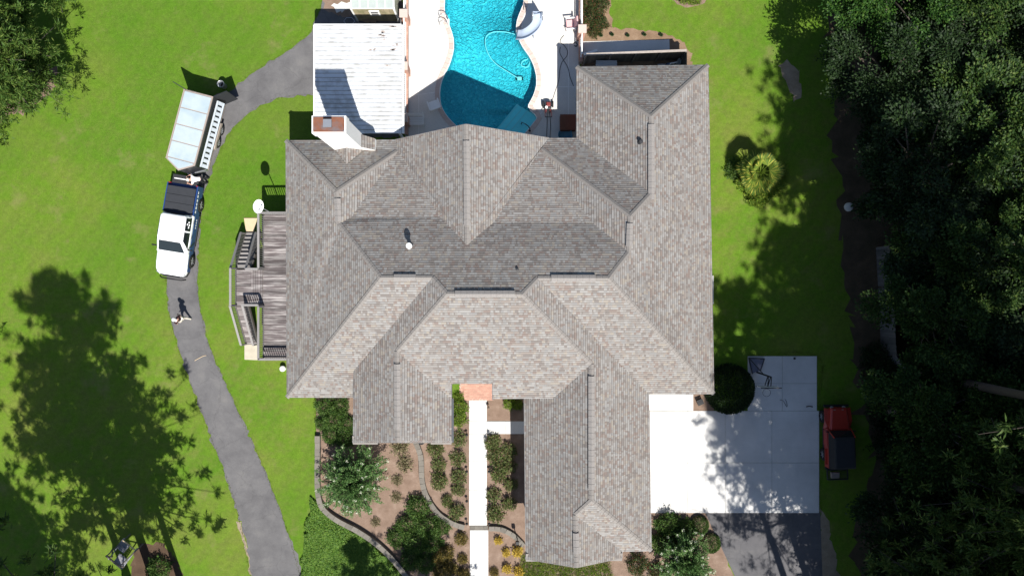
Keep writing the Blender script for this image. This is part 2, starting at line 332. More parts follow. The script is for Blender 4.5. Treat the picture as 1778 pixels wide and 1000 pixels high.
# kerbs of single blocks along curves
def kerb(name, label, px, w, h, step, n=8):
    ln = [np.array(G(*p)) for p in smooth_line(px, n)]; t = thing(name, label, 'garden kerb', (*ln[0], 0)); o = ln[0].copy()
    acc = [ln[0]]
    for q in ln[1:]:
        while np.linalg.norm(q-acc[-1]) >= step: acc.append(acc[-1]+(q-acc[-1])/np.linalg.norm(q-acc[-1])*step)
    for i in range(len(acc)-1):
        c = (acc[i]+acc[i+1])/2-o; d = acc[i+1]-acc[i]; hh = h+random.uniform(-.012, .012)
        MB().box((0,0,hh/2), (w*random.uniform(.95,1.03), step*.985, hh)).build('kerb_block', m_stonegrey, t, loc=(c[0], c[1], 0), rz=math.atan2(d[1], d[0])-math.pi/2, bevel=.012)
    return t
kerb('block_kerb', 'grey block kerb along west edge of mulch bed, curving under the flowering tree', [(553,755),(553,800),(553,845),(560,878),(585,900),(620,918),(650,938),(680,965),(712,1004)], .32, .3, .42)
kerb('block_kerb', 'curved grey block kerb from the left wing gable to the white front walk', [(719,760),(731,790),(733,830),(740,858),(760,889),(788,908),(815,916)], .32, .22, .36)
kerb('block_kerb', 'short curved grey block kerb between the front walk and garage wing', [(849,916),(870,917),(892,928),(911,948)], .3, .2, .36)
kerb('block_kerb', 'straight grey block band crossing the white front walk', [(816,915.5),(832,915.5),(848,915.5)], .27, .07, .28)
# ------------------------------------------------------------------ pool
BASIN, t, N, L, b = nt('pool_plaster_caustics'); p = pos(t); a_ = noise(t, 6.5, 2, p, .5); a_.inputs['Distortion'].default_value = 1.0; c_ = noise(t, .35, 3, p)
g = ramp(t, a_.outputs[0], [(.36, (.085, .44, .52)), (.5, (.115, .5, .58)), (.62, (.17, .58, .64)), (.72, (.24, .66, .70))]).outputs[0]  # caustic light speckle put into the plaster colour
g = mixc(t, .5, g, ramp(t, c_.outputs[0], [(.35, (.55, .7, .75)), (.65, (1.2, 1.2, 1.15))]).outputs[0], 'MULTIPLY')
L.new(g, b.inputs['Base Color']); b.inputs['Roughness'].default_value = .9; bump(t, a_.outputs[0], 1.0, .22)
bn = MB(); n = len(POOL); ZW, ZB = -.13, -1.1
cen = np.mean(np.array(POOL), 0)
v = [(x, y, .0) for x, y in POOL]; f = []
rings = [(1, -.3), (.99, -.65), (.97, -.95), (.92, ZB)]
for (s, z) in rings: v += [(cen[0]+(x-cen[0])*s, cen[1]+(y-cen[1])*s, z) for x, y in POOL]
for k in range(len(rings)):
    for i in range(n): f.append((k*n+i, k*n+(i+1) % n, (k+1)*n+(i+1) % n, (k+1)*n+i))
lp = [Vector((p[0], p[1], 0)) for p in v[-n:]]
for t in tessellate_polygon([lp]): f.append(tuple(len(rings)*n+i for i in t))
pool = thing('swimming_pool', 'curvy turquoise swimming pool with pale coping behind the house', 'pool', (0, 0, 0))
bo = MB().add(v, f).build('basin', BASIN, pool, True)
m_step = M('pool_step_plaster', (.62,.8,.8), .9, .1, 5)
for k, (sft, z) in enumerate(((0, -.22), (.42, -.5), (.85, -.8))):     # corner steps, deeper towards the middle
    d = np.array((-.72, .62))*sft; q = [np.array(G(*p)) for p in ((916,190),(937,203),(898,258),(872,243))]
    MB().prism([tuple(q[0]+d+np.array((-.05,0))), tuple(q[1]), tuple(q[2]), tuple(q[3]+d)], ZB-.05+k*.002, z).build('pool_step', m_step, pool)
    MB().bar((*(q[0]+d*.98+np.array((.02,-.03))), z+.012), (*(q[3]+d*.98), z+.012), .07, .02).build('step_edge', m_white, pool)
wm, t, N, L, b = nt('pool_water'); p = pos(t); nz = noise(t, 2.2, 3, p, .6); n2 = noise(t, 6.5, 2, p)
ad = N.new('ShaderNodeMath'); ad.operation = 'ADD'; L.new(nz.outputs[0], ad.inputs[0]); L.new(n2.outputs[0], ad.inputs[1])
bp = N.new('ShaderNodeBump'); bp.inputs['Strength'].default_value = .6; bp.inputs['Distance'].default_value = .06; L.new(ad.outputs[0], bp.inputs['Height'])
tr = N.new('ShaderNodeBsdfTransparent'); tr.inputs[0].default_value = (.44, .9, .94, 1)
gl = N.new('ShaderNodeBsdfGlossy'); gl.inputs['Roughness'].default_value = .03; L.new(bp.outputs[0], gl.inputs['Normal'])
fr = N.new('ShaderNodeFresnel'); fr.inputs[0].default_value = 1.33; L.new(bp.outputs[0], fr.inputs[1])
mx = N.new('ShaderNodeMixShader'); L.new(fr.outputs[0], mx.inputs[0]); L.new(tr.outputs[0], mx.inputs[1]); L.new(gl.outputs[0], mx.inputs[2]); L.new(mx.outputs[0], N['Material Output'].inputs[0])
wv = [(x, y, ZW) for x, y in POOL]; wf = [t for t in tessellate_polygon([[Vector(p) for p in wv]])]
MB().add(wv, wf).build('water', wm, pool)
arr = [np.array(p) for p in POOL]; acc = [arr[0]]
for q in arr[1:]:
    while np.linalg.norm(q-acc[-1]) >= .33: acc.append(acc[-1]+(q-acc[-1])/np.linalg.norm(q-acc[-1])*.33)
def nrm(a, b):
    d = (b-a)/np.linalg.norm(b-a); return np.array((-d[1], d[0]))
area = sum(arr[i][0]*arr[(i+1) % n][1]-arr[(i+1) % n][0]*arr[i][1] for i in range(n)); sg = -1 if area > 0 else 1
ns = [nrm(acc[max(i-1, 0)], acc[min(i+1, len(acc)-1)])*sg for i in range(len(acc))]
for i in range(len(acc)-1):
    if acc[i][1] > 20: continue
    a, b = acc[i], acc[i+1]; g = (b-a)*.02
    q = [tuple(a+g-ns[i]*.03), tuple(b-g-ns[i+1]*.03), tuple(b-g+ns[i+1]*.25), tuple(a+g+ns[i]*.25)]
    MB().prism(q, -.06, .045+random.uniform(-.003, .003)).build('coping_stone', m_coping, pool, bevel=.008)
for i in range(0, len(acc)-1):
    if acc[i][1] > 20: continue
    a, b = acc[i], acc[i+1]; q = [tuple(a-ns[i]*.055), tuple(b-ns[i+1]*.055), tuple(b-ns[i+1]*.03), tuple(a-ns[i]*.03)]
    MB().prism(q, -.2, .05).build('coping_lip', m_white, pool)
m_seal = M('joint_sealant', (.68,.67,.65), .8)
for (a, b) in (((727,0),(727,245)), ((712,167),(761,160)), ((987,20),(987,242)), ((935,150),(1003,152)), ((968,-10),(968,20)), ((905,240),(945,190))):
    MB().bar((*G(*a), .0135), (*G(*b), .0135), .03, .006).build('joint_strip', m_seal, patio)
# pool hose and cleaner
hs = [P(*q, -.85) for q in smooth_line([(918,99),(915,85),(905,66),(893,60),(875,56),(855,57),(844,65),(843,80),(850,98),(862,112),(880,124),(896,134),(901,137)], 6)]
hose = MB().tube(hs, .026, 6).build('cleaner_hose', m_white, None, True); tag(hose, 'long white pool cleaner hose looping on the water', 'pool hose')
hs = [P(*q, -.85) for q in smooth_line([(918,97),(916,103),(908,107),(905,113),(910,117),(917,116),(920,108),(920,99)], 5)]
tag(MB().tube(hs, .024, 6).build('cleaner_hose', m_white, None, True), 'small white hose loop floating at the right pool edge', 'pool hose')
t = thing('pool_cleaner', 'small pool cleaner robot at the end of the white hose', 'pool cleaner', P(902,137,-.95))
MB().box((0,0,.03), (.28,.22,.12)).build('body', m_white, t, bevel=.04); MB().tube([(-.16,-.1,.0),(-.16,.1,.0)], .07, 10).build('wheel', m_dkmetal, t); MB().tube([(.16,-.1,.0),(.16,.1,.0)], .07, 10).build('wheel', m_dkmetal, t)
# ladder handrails
t = thing('pool_ladder', 'steel pool ladder with two curved handrails on the left coping', 'pool ladder', P(772,37,.02))
for dy in (.16, -.26):
    MB().tube([(-.28,dy,.0),(-.28,dy,.5),(-.2,dy,.68),(-.05,dy,.74),(.12,dy,.66),(.2,dy,.4),(.24,dy,-.5)], .025, 8).build('handrail', m_steel, t, True)
for z in (-.1,-.32): MB().box((.23,-.05,z), (.1,.42,.03)).build('rung', m_white, t)
t = thing('step_handrail', 'dark curved handrail beside the pool corner steps', 'handrail', P(917,226,.02))
MB().tube([(.1,-.05,0),(.1,-.05,.55),(.0,.05,.8),(-.2,.22,.72),(-.4,.4,.3),(-.42,.42,-.3)], .028, 8).build('rail', m_dkmetal, t, True)
MB().lathe((.1,-.05,0), [(.0,.03),(.07,.03),(.07,0)]).build('flange', m_dkmetal, t)
# slide
t = thing('pool_slide', 'curved grey blue pool slide on the right side of the pool', 'pool slide', (0, 0, 0))
cl = smooth_line([(933,24),(934,34),(930,46),(920,56),(908,62),(897,63)], 5); nn = len(cl); m_slide = M('slide_fibreglass', (.36,.42,.52), .35, .06, 3, spec=.5)
secs = []; zs = np.concatenate([np.linspace(1.75, 1.7, 4), np.linspace(1.6, .22, nn-4)])
cw = [np.array(P(*cl[i], zs[i])) for i in range(nn)]
for i in range(nn):
    d = cw[min(i+1, nn-1)]-cw[max(i-1, 0)]; d[2] = 0; d /= np.linalg.norm(d); s = np.array((-d[1], d[0], 0))
    prof = [(-.31,.24),(-.27,.26),(-.2,.06),(0,0),(.2,.06),(.27,.26),(.31,.24),(.24,-.0),(0,-.06),(-.24,-.0)]
    secs.append([tuple(cw[i]+s*a+np.array((0,0,b_))) for a, b_ in prof])
MB().loft(secs).build('chute', m_slide, t, True)
for i in (1, nn//2, nn-4):
    d = cw[i+1]-cw[i-1]; d /= np.linalg.norm(d); s = np.array((-d[1], d[0], 0))
    for sd in (-1, 1):
        q = cw[i]+s*sd*.24; MB().tube([tuple(q+np.array((0,0,.02))), (q[0], q[1], 0)], .03, 8).build('support_post', m_slide, t)
q = cw[0]
for sd in (-1, 1):
    MB().tube([(q[0]+sd*.3, q[1]+.55, .0), (q[0]+sd*.28, q[1]+.1, 1.7), (q[0]+sd*.3, q[1]-.15, 2.3), (q[0]+sd*.3, q[1]-.5, 2.0)], .028, 8).build('ladder_rail', m_steel, t, True)
for k in range(6): MB().bar((q[0]-.3, q[1]+.5-k*.075, .25+k*.27), (q[0]+.3, q[1]+.5-k*.075, .25+k*.27), .1, .03).build('rung', m_slide, t)
# furniture on the patio
def patio_chair(label, loc, rz, mat, frame):
    t = thing('patio_chair', label, 'chair', loc, rz)
    MB().box((0,0,.4), (.56,.54,.1)).build('seat', mat, t, bevel=.03); MB().box((0,-.3,.7), (.58,.1,.62), rx=R(14)).build('backrest', mat, t, bevel=.04)
    for sx in (-1, 1):
        MB().box((sx*.33,0,.6), (.09,.6,.05)).build('armrest', frame, t, bevel=.015)
        for sy in (-1, 1): MB().tube([(sx*.31,sy*.26,0),(sx*.31,sy*.26,.6)], .022, 6).build('leg', frame, t)
    return t
m_pink = M('pink_cushion', (.62,.36,.36), .9, .1, 6)
patio_chair('pink cushioned patio chair beside the right pool fence', P(990,47), R(95), m_pink, m_white)
patio_chair('white patio chair on the left edge of the pool in shade', P(755,186), R(20), m_white, m_white)
t = thing('garden_bench', 'white slatted bench in the shaded corner by the carport', 'bench', P(723,213), R(180))
for k in range(5): MB().box((0,-.2+k*.1,.42), (1.0,.075,.025)).build('seat_slat', m_white, t)
for k in range(4): MB().box((0,-.3-.02*k,.52+k*.11), (1.0,.025,.075)).build('back_slat', m_white, t)
for sx in (-1, 1):
    MB().tube([(sx*.5,.24,0),(sx*.5,.24,.62)], .025, 6).build('leg', m_white, t); MB().tube([(sx*.5,-.27,0),(sx*.5,-.4,.95)], .025, 6).build('leg', m_white, t)
    MB().bar((sx*.5,.26,.62), (sx*.5,-.33,.62), .06, .03).build('armrest', m_white, t)
t = thing('pressure_washer', 'wheeled pressure washer with red frame standing on the patio', 'pressure washer', P(951,186), R(0))
m_mach = M('machine_red', (.16,.03,.028), .5, .3, 5)
MB().box((0,0,.3), (.42,.46,.28)).build('engine', m_dkmetal, t, bevel=.04); MB().box((.02,.04,.5), (.26,.26,.14)).build('fuel_tank', m_mach, t, bevel=.04)
MB().lathe((-.1,-.14,.44), [(0,.1),(.08,.1),(.09,0)], 12).build('air_filter', m_white, t)
for sx in (-1, 1):
    MB().tube([(sx*.3-.04,.12,.2),(sx*.3+.04,.12,.2)], .2, 16).build('wheel', m_rubber, t)
    MB().tube([(sx*.2,-.2,.2),(sx*.2,-.45,.55),(sx*.2,-.85,.95)], .02, 8).build('handle_tube', m_mach, t)
MB().tube([(-.2,-.85,.95),(.2,-.85,.95)], .024, 8).build('handle_grip', m_dkmetal, t)
for sx in (-.12,.14): MB().box((sx,-.25,.25),(.05,.3,.3)).build('frame_bracket', m_mach, t)
def gtube(name, label, cat, px, r, mat, z=.03, n=5, grp=None):
    o = MB().tube([P(*q, z) for q in smooth_line(px, n)], r, 6).build(name, mat, None, True); return tag(o, label, cat, grp)
gtube('washer_hose', 'dark hose running from the pressure washer towards the house', 'hose', [(950,196),(950,214),(949,240),(948,250)], .018, m_black)
gtube('washer_hose', 'second dark hose beside the first below the pressure washer', 'hose', [(954,194),(956,215),(955,240),(955,250)], .018, m_black)
gtube('garden_hose', 'thin dark hose crossing itself along the right patio shade', 'hose', [(979,62),(974,68),(973,74),(979,79),(985,88),(984,98),(976,108),(972,122),(970,140),(962,165),(957,180)], .016, m_black)
gtube('garden_hose', 'dark hose curling down the shaded patio strip by the house wall', 'hose', [(973,82),(972,92),(978,104),(986,118),(990,135),(996,150)], .016, m_black)
gtube('garden_hose', 'small dark hose ring near the right fence pier', 'hose', [(996,76),(999,74),(1002,77),(1001,81),(997,80)], .03, m_black)
t = thing('storage_crate', 'brown wooden storage box in the patio corner under the eave', 'storage box', P(985,216))
for k in range(6): MB().box((-.4+k*.16,0,.55), (.15,.95,.03)).build('lid_board', M('crate_board%d' % k, (.13+.01*k,.055,.035), .9, .2, 6), t)
MB().box((0,0,.265), (.94,.92,.53)).build('body', M('crate_side', (.11,.05,.033), .9), t)
t = thing('wading_tub', 'blue round plastic tub in the corner below the brown box', 'tub', P(981,236))
MB().lathe((0,0,0), [(0,.02),(.36,.02),(.42,.3),(.45,.3),(.4,0)], 24).build('tub_wall', M('blue_plastic', (.08,.22,.33), .5), t, True)
# ------------------------------------------------------------------ pool walls, piers, railings
def brick_wall(label, x, ya, yb, piers, zt=.55):
    X = G(x,0)[0]; y0 = G(0,ya)[1]; y1 = G(0,yb)[1]; t = thing('pool_wall', label, 'wall', (X, y1, 0))
    m_mort = M('mortar', (.33,.25,.21), .95)
    MB().box((0,(y0-y1)/2,zt/2-.03), (.2,y0-y1,zt-.06)).build('core', m_mort, t)
    me = MB().box((0,0,0), (.24,.205,.06)).me('cap_brick', m_brick); k = int((y0-y1)/.216)
    for i in range(k): link('cap_brick', me, t, (random.uniform(-.004,.004), .108+i*.216, zt))
    for py in piers:
        yy = G(0,py)[1]-y1; pr = MB().box((0,yy,.75), (.42,.42,1.5)).build('pier', m_brick, t)
        MB().box((0,yy,1.54), (.5,.5,.08)).build('pier_cap', m_coping, pr, bevel=.01)
    ps = sorted([G(0,p)[1]-y1 for p in piers]); ends = [0]+ps+[y0-y1]
    for a, b in zip(ends[:-1], ends[1:]):
        if b-a < .8: continue
        for z in (.68, 1.35): MB().bar((0,a+.2,z), (0,b-.2,z), .06, .045).build('rail', m_white, t)
        pk = MB()
        for i in range(int((b-a-.4)/.12)): pk.box((0,a+.26+i*.12,1.0), (.02,.02,.66))
        pk.build('pickets', m_white, t, kind='stuff')
    return t
brick_wall('low brick wall with white railing along the left side of the patio', 707, -90, 236, (-40,40,128,215))
brick_wall('low brick wall with white railing along the right side of the patio', 1007, -90, 112, (-30,66))
# ------------------------------------------------------------------ the house
ZV = dict(A=(496,244,3.59),B=(498,690,3.59),C=(661,482,7.73),D=(589,389,5.91),E=(584,333,5.91),F=(691,262,3.92),G=(686,243,3.60),H1=(809,216,6.62),I1=(811,425,6.62),J1=(765,378,5.60),J2=(858,386,5.73),K1=(610,378,5.56),F2=(940,258,3.96),G2=(953,240,3.60),Q=(1001,240,3.60),R=(1131,336,6.05),S=(1095,375,6.90),U=(1092,438,6.90),K2=(1027,386,5.73),BB=(1131,202,6.04),NE=(1230,113,3.60),NW=(1001,116,3.59),SE=(1240,684,3.59),V=(1057,483,7.75),W1=(934,483,7.75),X=(907,511,8.29),Y2=(776,510,8.29),Y1=(751,482,7.73),L0=(614,690,3.59),L1=(614,644,4.54),M=(689,610,6.34),N1=(690,768,6.35),LW=(613,768,4.54),LE=(784,768,4.49),P=(784,692,4.49),P1=(784,666,5.11),P2=(855,666,5.11),P3=(855,692,4.53),AA=(961,691,4.53),Z1=(1027,632,5.88),GW=(910,691,3.45),AB=(1127,684,3.59),AC=(1027,869,5.89),AD=(999,894,5.32),AE=(1001,985,5.32),AF=(1131,956,3.59),AG=(1081,957,3.59),AH=(1080,968,3.59),AI=(913,970,3.45))
RV = {k: Vector(P(*q)) for k, q in ZV.items()}
FACES = [('w','A E D C B'),('s','B C Y1 L1 L0'),('n','A G F E'),('e','E F K1 D'),('n','F J1 K1'),('w','G H1 I1 J1 F'),('e','H1 G2 F2 J2 I1'),('n','F2 K2 J2'),
 ('n','D K1 J1 I1 J2 K2 U V W1 X Y2 Y1 C'),('n','G2 Q R S F2'),('w','F2 S U K2'),('w','NW BB R Q'),('n','NW NE BB'),('e','NE SE V U S R BB'),('s','V SE AB W1'),
 ('s','Y2 X Z1 AA P3 P2 P1 P M'),('w','Y1 Y2 M N1 LW L1'),('e','M P LE N1'),('w','Z1 AC AD AE AI GW AA'),('e','X W1 AB AF AC Z1'),('s','AC AF AG AD'),('e','AD AG AH AE')]
house = thing('house', 'large house with rambling grey brown shingled hip roof', 'house', (0, 0, 0))
dv = []; df = []
for a, vs in FACES:
    pl = [RV[k] for k in vs.split()]; b0 = len(dv)
    for z in (-.03, -.16): dv += [(p.x, p.y, p.z+z) for p in pl]
    nn = len(pl)
    for tt in tessellate_polygon([[Vector((p.x, p.y, 0)) for p in pl]]): df.append([b0+i for i in tt]); df.append([b0+nn+i for i in tt][::-1])
    for i in range(nn): df.append((b0+i, b0+(i+1) % nn, b0+nn+(i+1) % nn, b0+nn+i))
roof = MB().add(dv, df).build('roof', M('roof_underlay', (.06,.056,.054), .95), house)
def clip(poly, tri):
    for i in range(3):
        a = tri[i]; b = tri[(i+1) % 3]; ex, ey = b[0]-a[0], b[1]-a[1]; out = []
        for j in range(len(poly)):
            p = poly[j]; q = poly[(j+1) % len(poly)]
            dp = ex*(p[1]-a[1])-ey*(p[0]-a[0]); dq = ex*(q[1]-a[1])-ey*(q[0]-a[0])
            if dp >= 0: out.append(p)
            if (dp >= 0) != (dq >= 0):
                s = dp/(dp-dq); out.append((p[0]+(q[0]-p[0])*s, p[1]+(q[1]-p[1])*s))
        poly = out
        if len(poly) < 3: return None
    return poly
EXP = .126
def shingle(asp, pl, parent):
    V_ = []; F_ = []; T_ = []; CS = []
    tris = []
    for tt in tessellate_polygon([[Vector((p.x, p.y, 0)) for p in pl]]):
        a, b, c = (pl[i] for i in tt)
        if (b.x-a.x)*(c.y-a.y)-(c.x-a.x)*(b.y-a.y) < 0: b, c = c, b
        nr = (b-a).cross(c-a)
        if abs(nr.z) < 1e-6: continue
        tris.append(([(a.x,a.y),(b.x,b.y),(c.x,c.y)], (-nr.x/nr.z, -nr.y/nr.z, a.z+(nr.x*a.x+nr.y*a.y)/nr.z), (min(a.x,b.x,c.x), max(a.x,b.x,c.x), min(a.y,b.y,c.y), max(a.y,b.y,c.y))))
    xs = [p.x for p in pl]; yy = [p.y for p in pl]
    if asp in 'we': u0, u1, v0, v1 = min(yy), max(yy), min(xs), max(xs)
    else: u0, u1, v0, v1 = min(xs), max(xs), min(yy), max(yy)
    up = asp in 'ws'                                   # downhill is the smaller v
    for r in range(int((v1-v0)/EXP)+1):
        va = v0+r*EXP if up else v1-r*EXP; vb = va+EXP if up else va-EXP
        u = u0-random.uniform(0, .3); prev = random.random()
        while u < u1:
            w = random.choice((.07,.09,.12,.15,.18)); prev = random.random() if random.random() < .85 else prev
            lo, hi = min(va, vb), max(va, vb); dz = random.uniform(.010, .02)
            if asp in 'we': q = [(lo,u),(hi,u),(hi,u+w),(lo,u+w)]
            else: q = [(u,lo),(u+w,lo),(u+w,hi),(u,hi)]
            qx = (min(p[0] for p in q), max(p[0] for p in q), min(p[1] for p in q), max(p[1] for p in q))
            for tri, (ka, kb, kc), bb in tris:
                if qx[1] < bb[0] or qx[0] > bb[1] or qx[3] < bb[2] or qx[2] > bb[3]: continue
                c = clip(q, tri)
                if not c: continue
                b0 = len(V_); low = []
                for k, (x, y) in enumerate(c):
                    vv = x if asp in 'we' else y; s = 1-abs(vv-va)/EXP
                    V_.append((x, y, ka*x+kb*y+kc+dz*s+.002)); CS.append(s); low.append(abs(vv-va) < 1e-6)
                F_.append(list(range(b0, b0+len(c)))); T_.append(prev)
                for k in range(len(c)):
                    k2 = (k+1) % len(c)
                    if low[k] and low[k2]:
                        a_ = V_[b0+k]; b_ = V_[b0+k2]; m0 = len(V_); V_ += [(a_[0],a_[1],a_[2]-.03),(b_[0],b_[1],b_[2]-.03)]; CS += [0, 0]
                        F_.append([b0+k2, b0+k, m0, m0+1]); T_.append(prev)
            u += w
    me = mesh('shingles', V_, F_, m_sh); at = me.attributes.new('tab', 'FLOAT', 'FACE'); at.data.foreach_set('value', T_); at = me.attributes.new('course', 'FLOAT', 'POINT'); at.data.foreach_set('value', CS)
    o = link('shingles', me, parent); o['kind'] = 'stuff'; return o
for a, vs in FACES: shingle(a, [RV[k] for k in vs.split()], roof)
def cap_line(a, b, w, mat, lift=.03, fold=.06, name='ridge_cap', step=.28, vent=False):   # overlapping folded cap pieces
    a = Vector(a); b = Vector(b); d = b-a; L = d.length; d.normalize(); s = d.cross(Vector((0,0,1))).normalized(); mb = MB(); k = max(1, int(L/step))
    for i in range(k):
        p = a+d*(L*i/k); q = a+d*(L*(i+1.15)/k if i < k-1 else L); r0, r1 = .012, .03
        for (pp, e) in ((p, r0), (q, r1)): pass
        v = []
        for pp, e in ((p, r1), (q, r0)):
            z = lift+e; v += [pp+s*w+Vector((0,0,z-fold-(.045 if vent else .018))), pp+s*w+Vector((0,0,z-fold)), pp+Vector((0,0,z)), pp-s*w+Vector((0,0,z-fold)), pp-s*w+Vector((0,0,z-fold-(.045 if vent else .018)))]
        mb.add(v, [(0,1,6,5),(1,2,7,6),(2,3,8,7),(3,4,9,8),(0,4,3,2,1),(5,6,7,8,9)])
    return mb.build(name, mat, roof, kind='stuff')
for pr in ('E D','C Y1','Y2 X','W1 V','BB R','S U','H1 I1','M N1','Z1 AC','AD AE','A E','D C','C B','Y1 Y2','Y2 M','X W1','X Z1','V SE','V U','U S','S R','BB NE','BB NW','E F','S F2','AC AF','AC AD'):
    a, b = pr.split(); hip = abs(RV[a].z-RV[b].z) > .1
    cap_line(RV[a], RV[b], .13, m_cap, .012 if hip else .02, .055 if hip else .08)
def rv(p0, p1, z): cap_line(P(*p0, z), P(*p1, z), .17, m_vent, .075, .09, 'ridge_vent', .3, True)
for p0, p1, z in (((586,345),(587.5,385),5.93),((810,245),(811,392),6.64),((1131,216),(1131,347),6.06),((1094,388),(1092.5,428),6.92),((684,482),(722,482),7.75),((790,510.5),(894,510.5),8.31),((957,483),(1034,483),7.77),((689.5,632),(690,745),6.36),((1027,653),(1027,850),5.9),((1000,925),(1001,961),5.34)): rv(p0, p1, z)
def gutter(a, b, mat, w=.13, off=.05):
    a = RV[a].copy() if isinstance(a, str) else Vector(a); b = RV[b].copy() if isinstance(b, str) else Vector(b); d = (b-a).normalized()
    MB().bar(a+Vector((0,0,-.09)), b+Vector((0,0,-.09)), w, .15).build('gutter', mat, house)
def outg(pairs, mat):
    for pr in pairs:
        a, b = pr.split(); A_ = RV[a]; B_ = RV[b]; d = (B_-A_).normalized(); s = Vector((d.y, -d.x, 0))*.05
        gutter(A_+s, B_+s, mat)
outg(['B A','A G','G2 Q','Q NW','NW NE','NE SE','SE AB','L0 B'], m_gut)
outg(['LW L1','L1 LW'][:1]+['LE P','P1 P','P3 P2','P2 P1'], m_gut)
outg(['AA P3','AI GW','AF AG','AB AF','AG AH'], m_gutw)
outg(['G H1','H1 G2','N1 LW','LE N1','AE AI','AH AE'], M('rake_board', (.2,.19,.185), .8))
for (x0, x1, y, z) in ((613,656,768,4.42),(748,784,768,4.4),(913,955,971,3.38),(1046,1080,970,3.5)):      # little cornice returns at gable feet
    a = P(x0, y+1.5, z); b = P(x1, y+1.5, z)
    MB().add([(a[0],a[1]-.05,z-.05),(b[0],a[1]-.05,z-.05),(b[0],a[1]+.45,z-.05),(a[0],a[1]+.45,z-.05),(a[0],a[1]-.05,z+.02),(b[0],a[1]-.05,z+.02),(b[0],a[1]+.45,z+.2),(a[0],a[1]+.45,z+.2)],[(0,1,5,4),(1,2,6,5),(2,3,7,6),(3,0,4,7),(4,5,6,7),(3,2,1,0)]).build('cornice_return', m_cap, house)
m_wb = m_wall
for (x0, x1, y0, y1, zt) in ((-12.35,11.0,-4.75,7.9,3.45),(-12.35,-3.5,-5.65,-4.74,3.45),(-.7,11.0,-5.65,-4.74,3.45),(4.25,10.7,7.85,12.1,3.45),(-8.35,-3.9,-8.05,-5.6,4.35),(1.2,7.45,-14.5,-5.6,3.3),(1.25,5.85,-14.9,-14.45,3.3)):
    MB().box(((x0+x1)/2,(y0+y1)/2,zt/2), (x1-x0,y1-y0,zt)).build('wall', m_wb, house)
for (pts) in ([(-6.2,8.2,3.4),(1.75,8.2,3.4),(-2.42,8.2,6.2)], [(-8.4,-8.08,4.3),(-3.85,-8.08,4.3),(-6.1,-8.08,5.9)], [(1.15,-14.92,3.25),(5.9,-14.92,3.25),(3.52,-14.92,4.9)]):
    v = [tuple(p) for p in pts]+[(p[0],p[1]-.15 if p[1] > 0 else p[1]+.15,p[2]) for p in pts]
    MB().add(v, [(0,1,2),(5,4,3),(0,3,4,1),(1,4,5,2),(2,5,3,0)]).build('gable_wall', m_wb, house)
# chimney
CX0, CX1, CY0, CY1, CZ = -10.0, -8.36, 7.78, 8.58, 8.62
ch = MB().box(((CX0+CX1)/2,(CY0+CY1)/2,(CZ-.0)/2), (CX1-CX0,CY1-CY0,CZ)).build('chimney', m_stucco, house)
MB().box(((CX0+CX1)/2,(CY0+CY1)/2,CZ-.35), (CX1-CX0+.08,CY1-CY0+.08,.7)).build('corbel', m_stucco, ch)
MB().box(((CX0+CX1)/2,(CY0+CY1)/2,CZ+.03), (CX1-CX0-.08,CY1-CY0-.06,.07)).build('rusty_crown', m_rust, ch)
fx, fy = (CX0+CX1)/2, (CY0+CY1)/2
for dx, dy in ((-.16,-.14),(.16,-.14),(.16,.14),(-.16,.14)): MB().box((fx+dx,fy+dy,CZ+.18), (.03,.03,.25)).build('flue_leg', m_dkmetal, ch)
MB().box((fx,fy,CZ+.14), (.32,.3,.16)).build('flue', m_dkmetal, ch); MB().box((fx,fy,CZ+.32), (.42,.4,.03)).build('flue_cap', m_steel, ch)
for dx in (-.76,.76):
    for dy in (-.33,.33): MB().lathe((fx+dx,fy+dy,CZ+.065), [(0,.02),(.025,.02),(.025,0)], 8).build('bolt', m_steel, ch)
# cricket roof behind the chimney: two small slopes meeting in a ridge
ca = Vector((-9.18,7.86,4.72)); cb = Vector((-9.18,6.86,4.72)); cw_ = Vector((-10.12,7.92,3.95)); ce = Vector((-8.24,7.92,3.95)); ce2 = Vector((-7.72,8.35,3.72)); ca2 = Vector((-8.3,8.35,4.3))
shingle('w', [ca, cw_, cb], roof); shingle('e', [ca, cb, ce], roof)
MB().add([ca, cw_, cb, ce, ca-Vector((0,0,.6)), cw_-Vector((0,0,.6)), cb-Vector((0,0,.6)), ce-Vector((0,0,.6))], [(0,1,2),(0,2,3),(0,3,7,4),(0,4,5,1)]).build('cricket', M('cricket_deck', (.1,.095,.09), .95), roof)
ck = [Vector((-8.36,7.8,4.75)), Vector((-8.36,8.5,4.75)), Vector((-7.72,8.4,4.15)), Vector((-7.72,7.75,4.15))]
shingle('e', ck, roof); MB().add([c-Vector((0,0,.02)) for c in ck]+[Vector((c.x,c.y,3.7)) for c in ck], [(0,1,2,3),(0,4,5,1),(1,5,6,2),(2,6,7,3),(3,7,4,0)]).build('cricket_side', m_stucco, roof)
# roof pipes
def pipe(px, z, h, r, mat, capm, dirx=0, diry=0):
    b_ = Vector(P(*px, z)); o = MB().tube([b_-Vector((0,0,.25)), b_+Vector((0,0,h))], r, 12).build('vent_pipe', mat, house, True)
    MB().lathe((b_.x,b_.y,b_.z+h), [(0,.06),(r*1.5,.05),(r*1.7,-.02),(r*1.5,-.06)], 14).build('pipe_cap', capm, o)
    MB().lathe((b_.x,b_.y,b_.z-.05), [(r*1.2,.12),(r*2.2,.0),(r*2.3,-.1)], 14).build('flashing', m_dkmetal, o)
pipe((713,428), 6.62, .62, .1, m_white, m_white); pipe((1112,247), 5.72, .2, .07, m_dkmetal, m_dkmetal); pipe((898,468), 7.3, .2, .05, m_dkmetal, m_dkmetal)
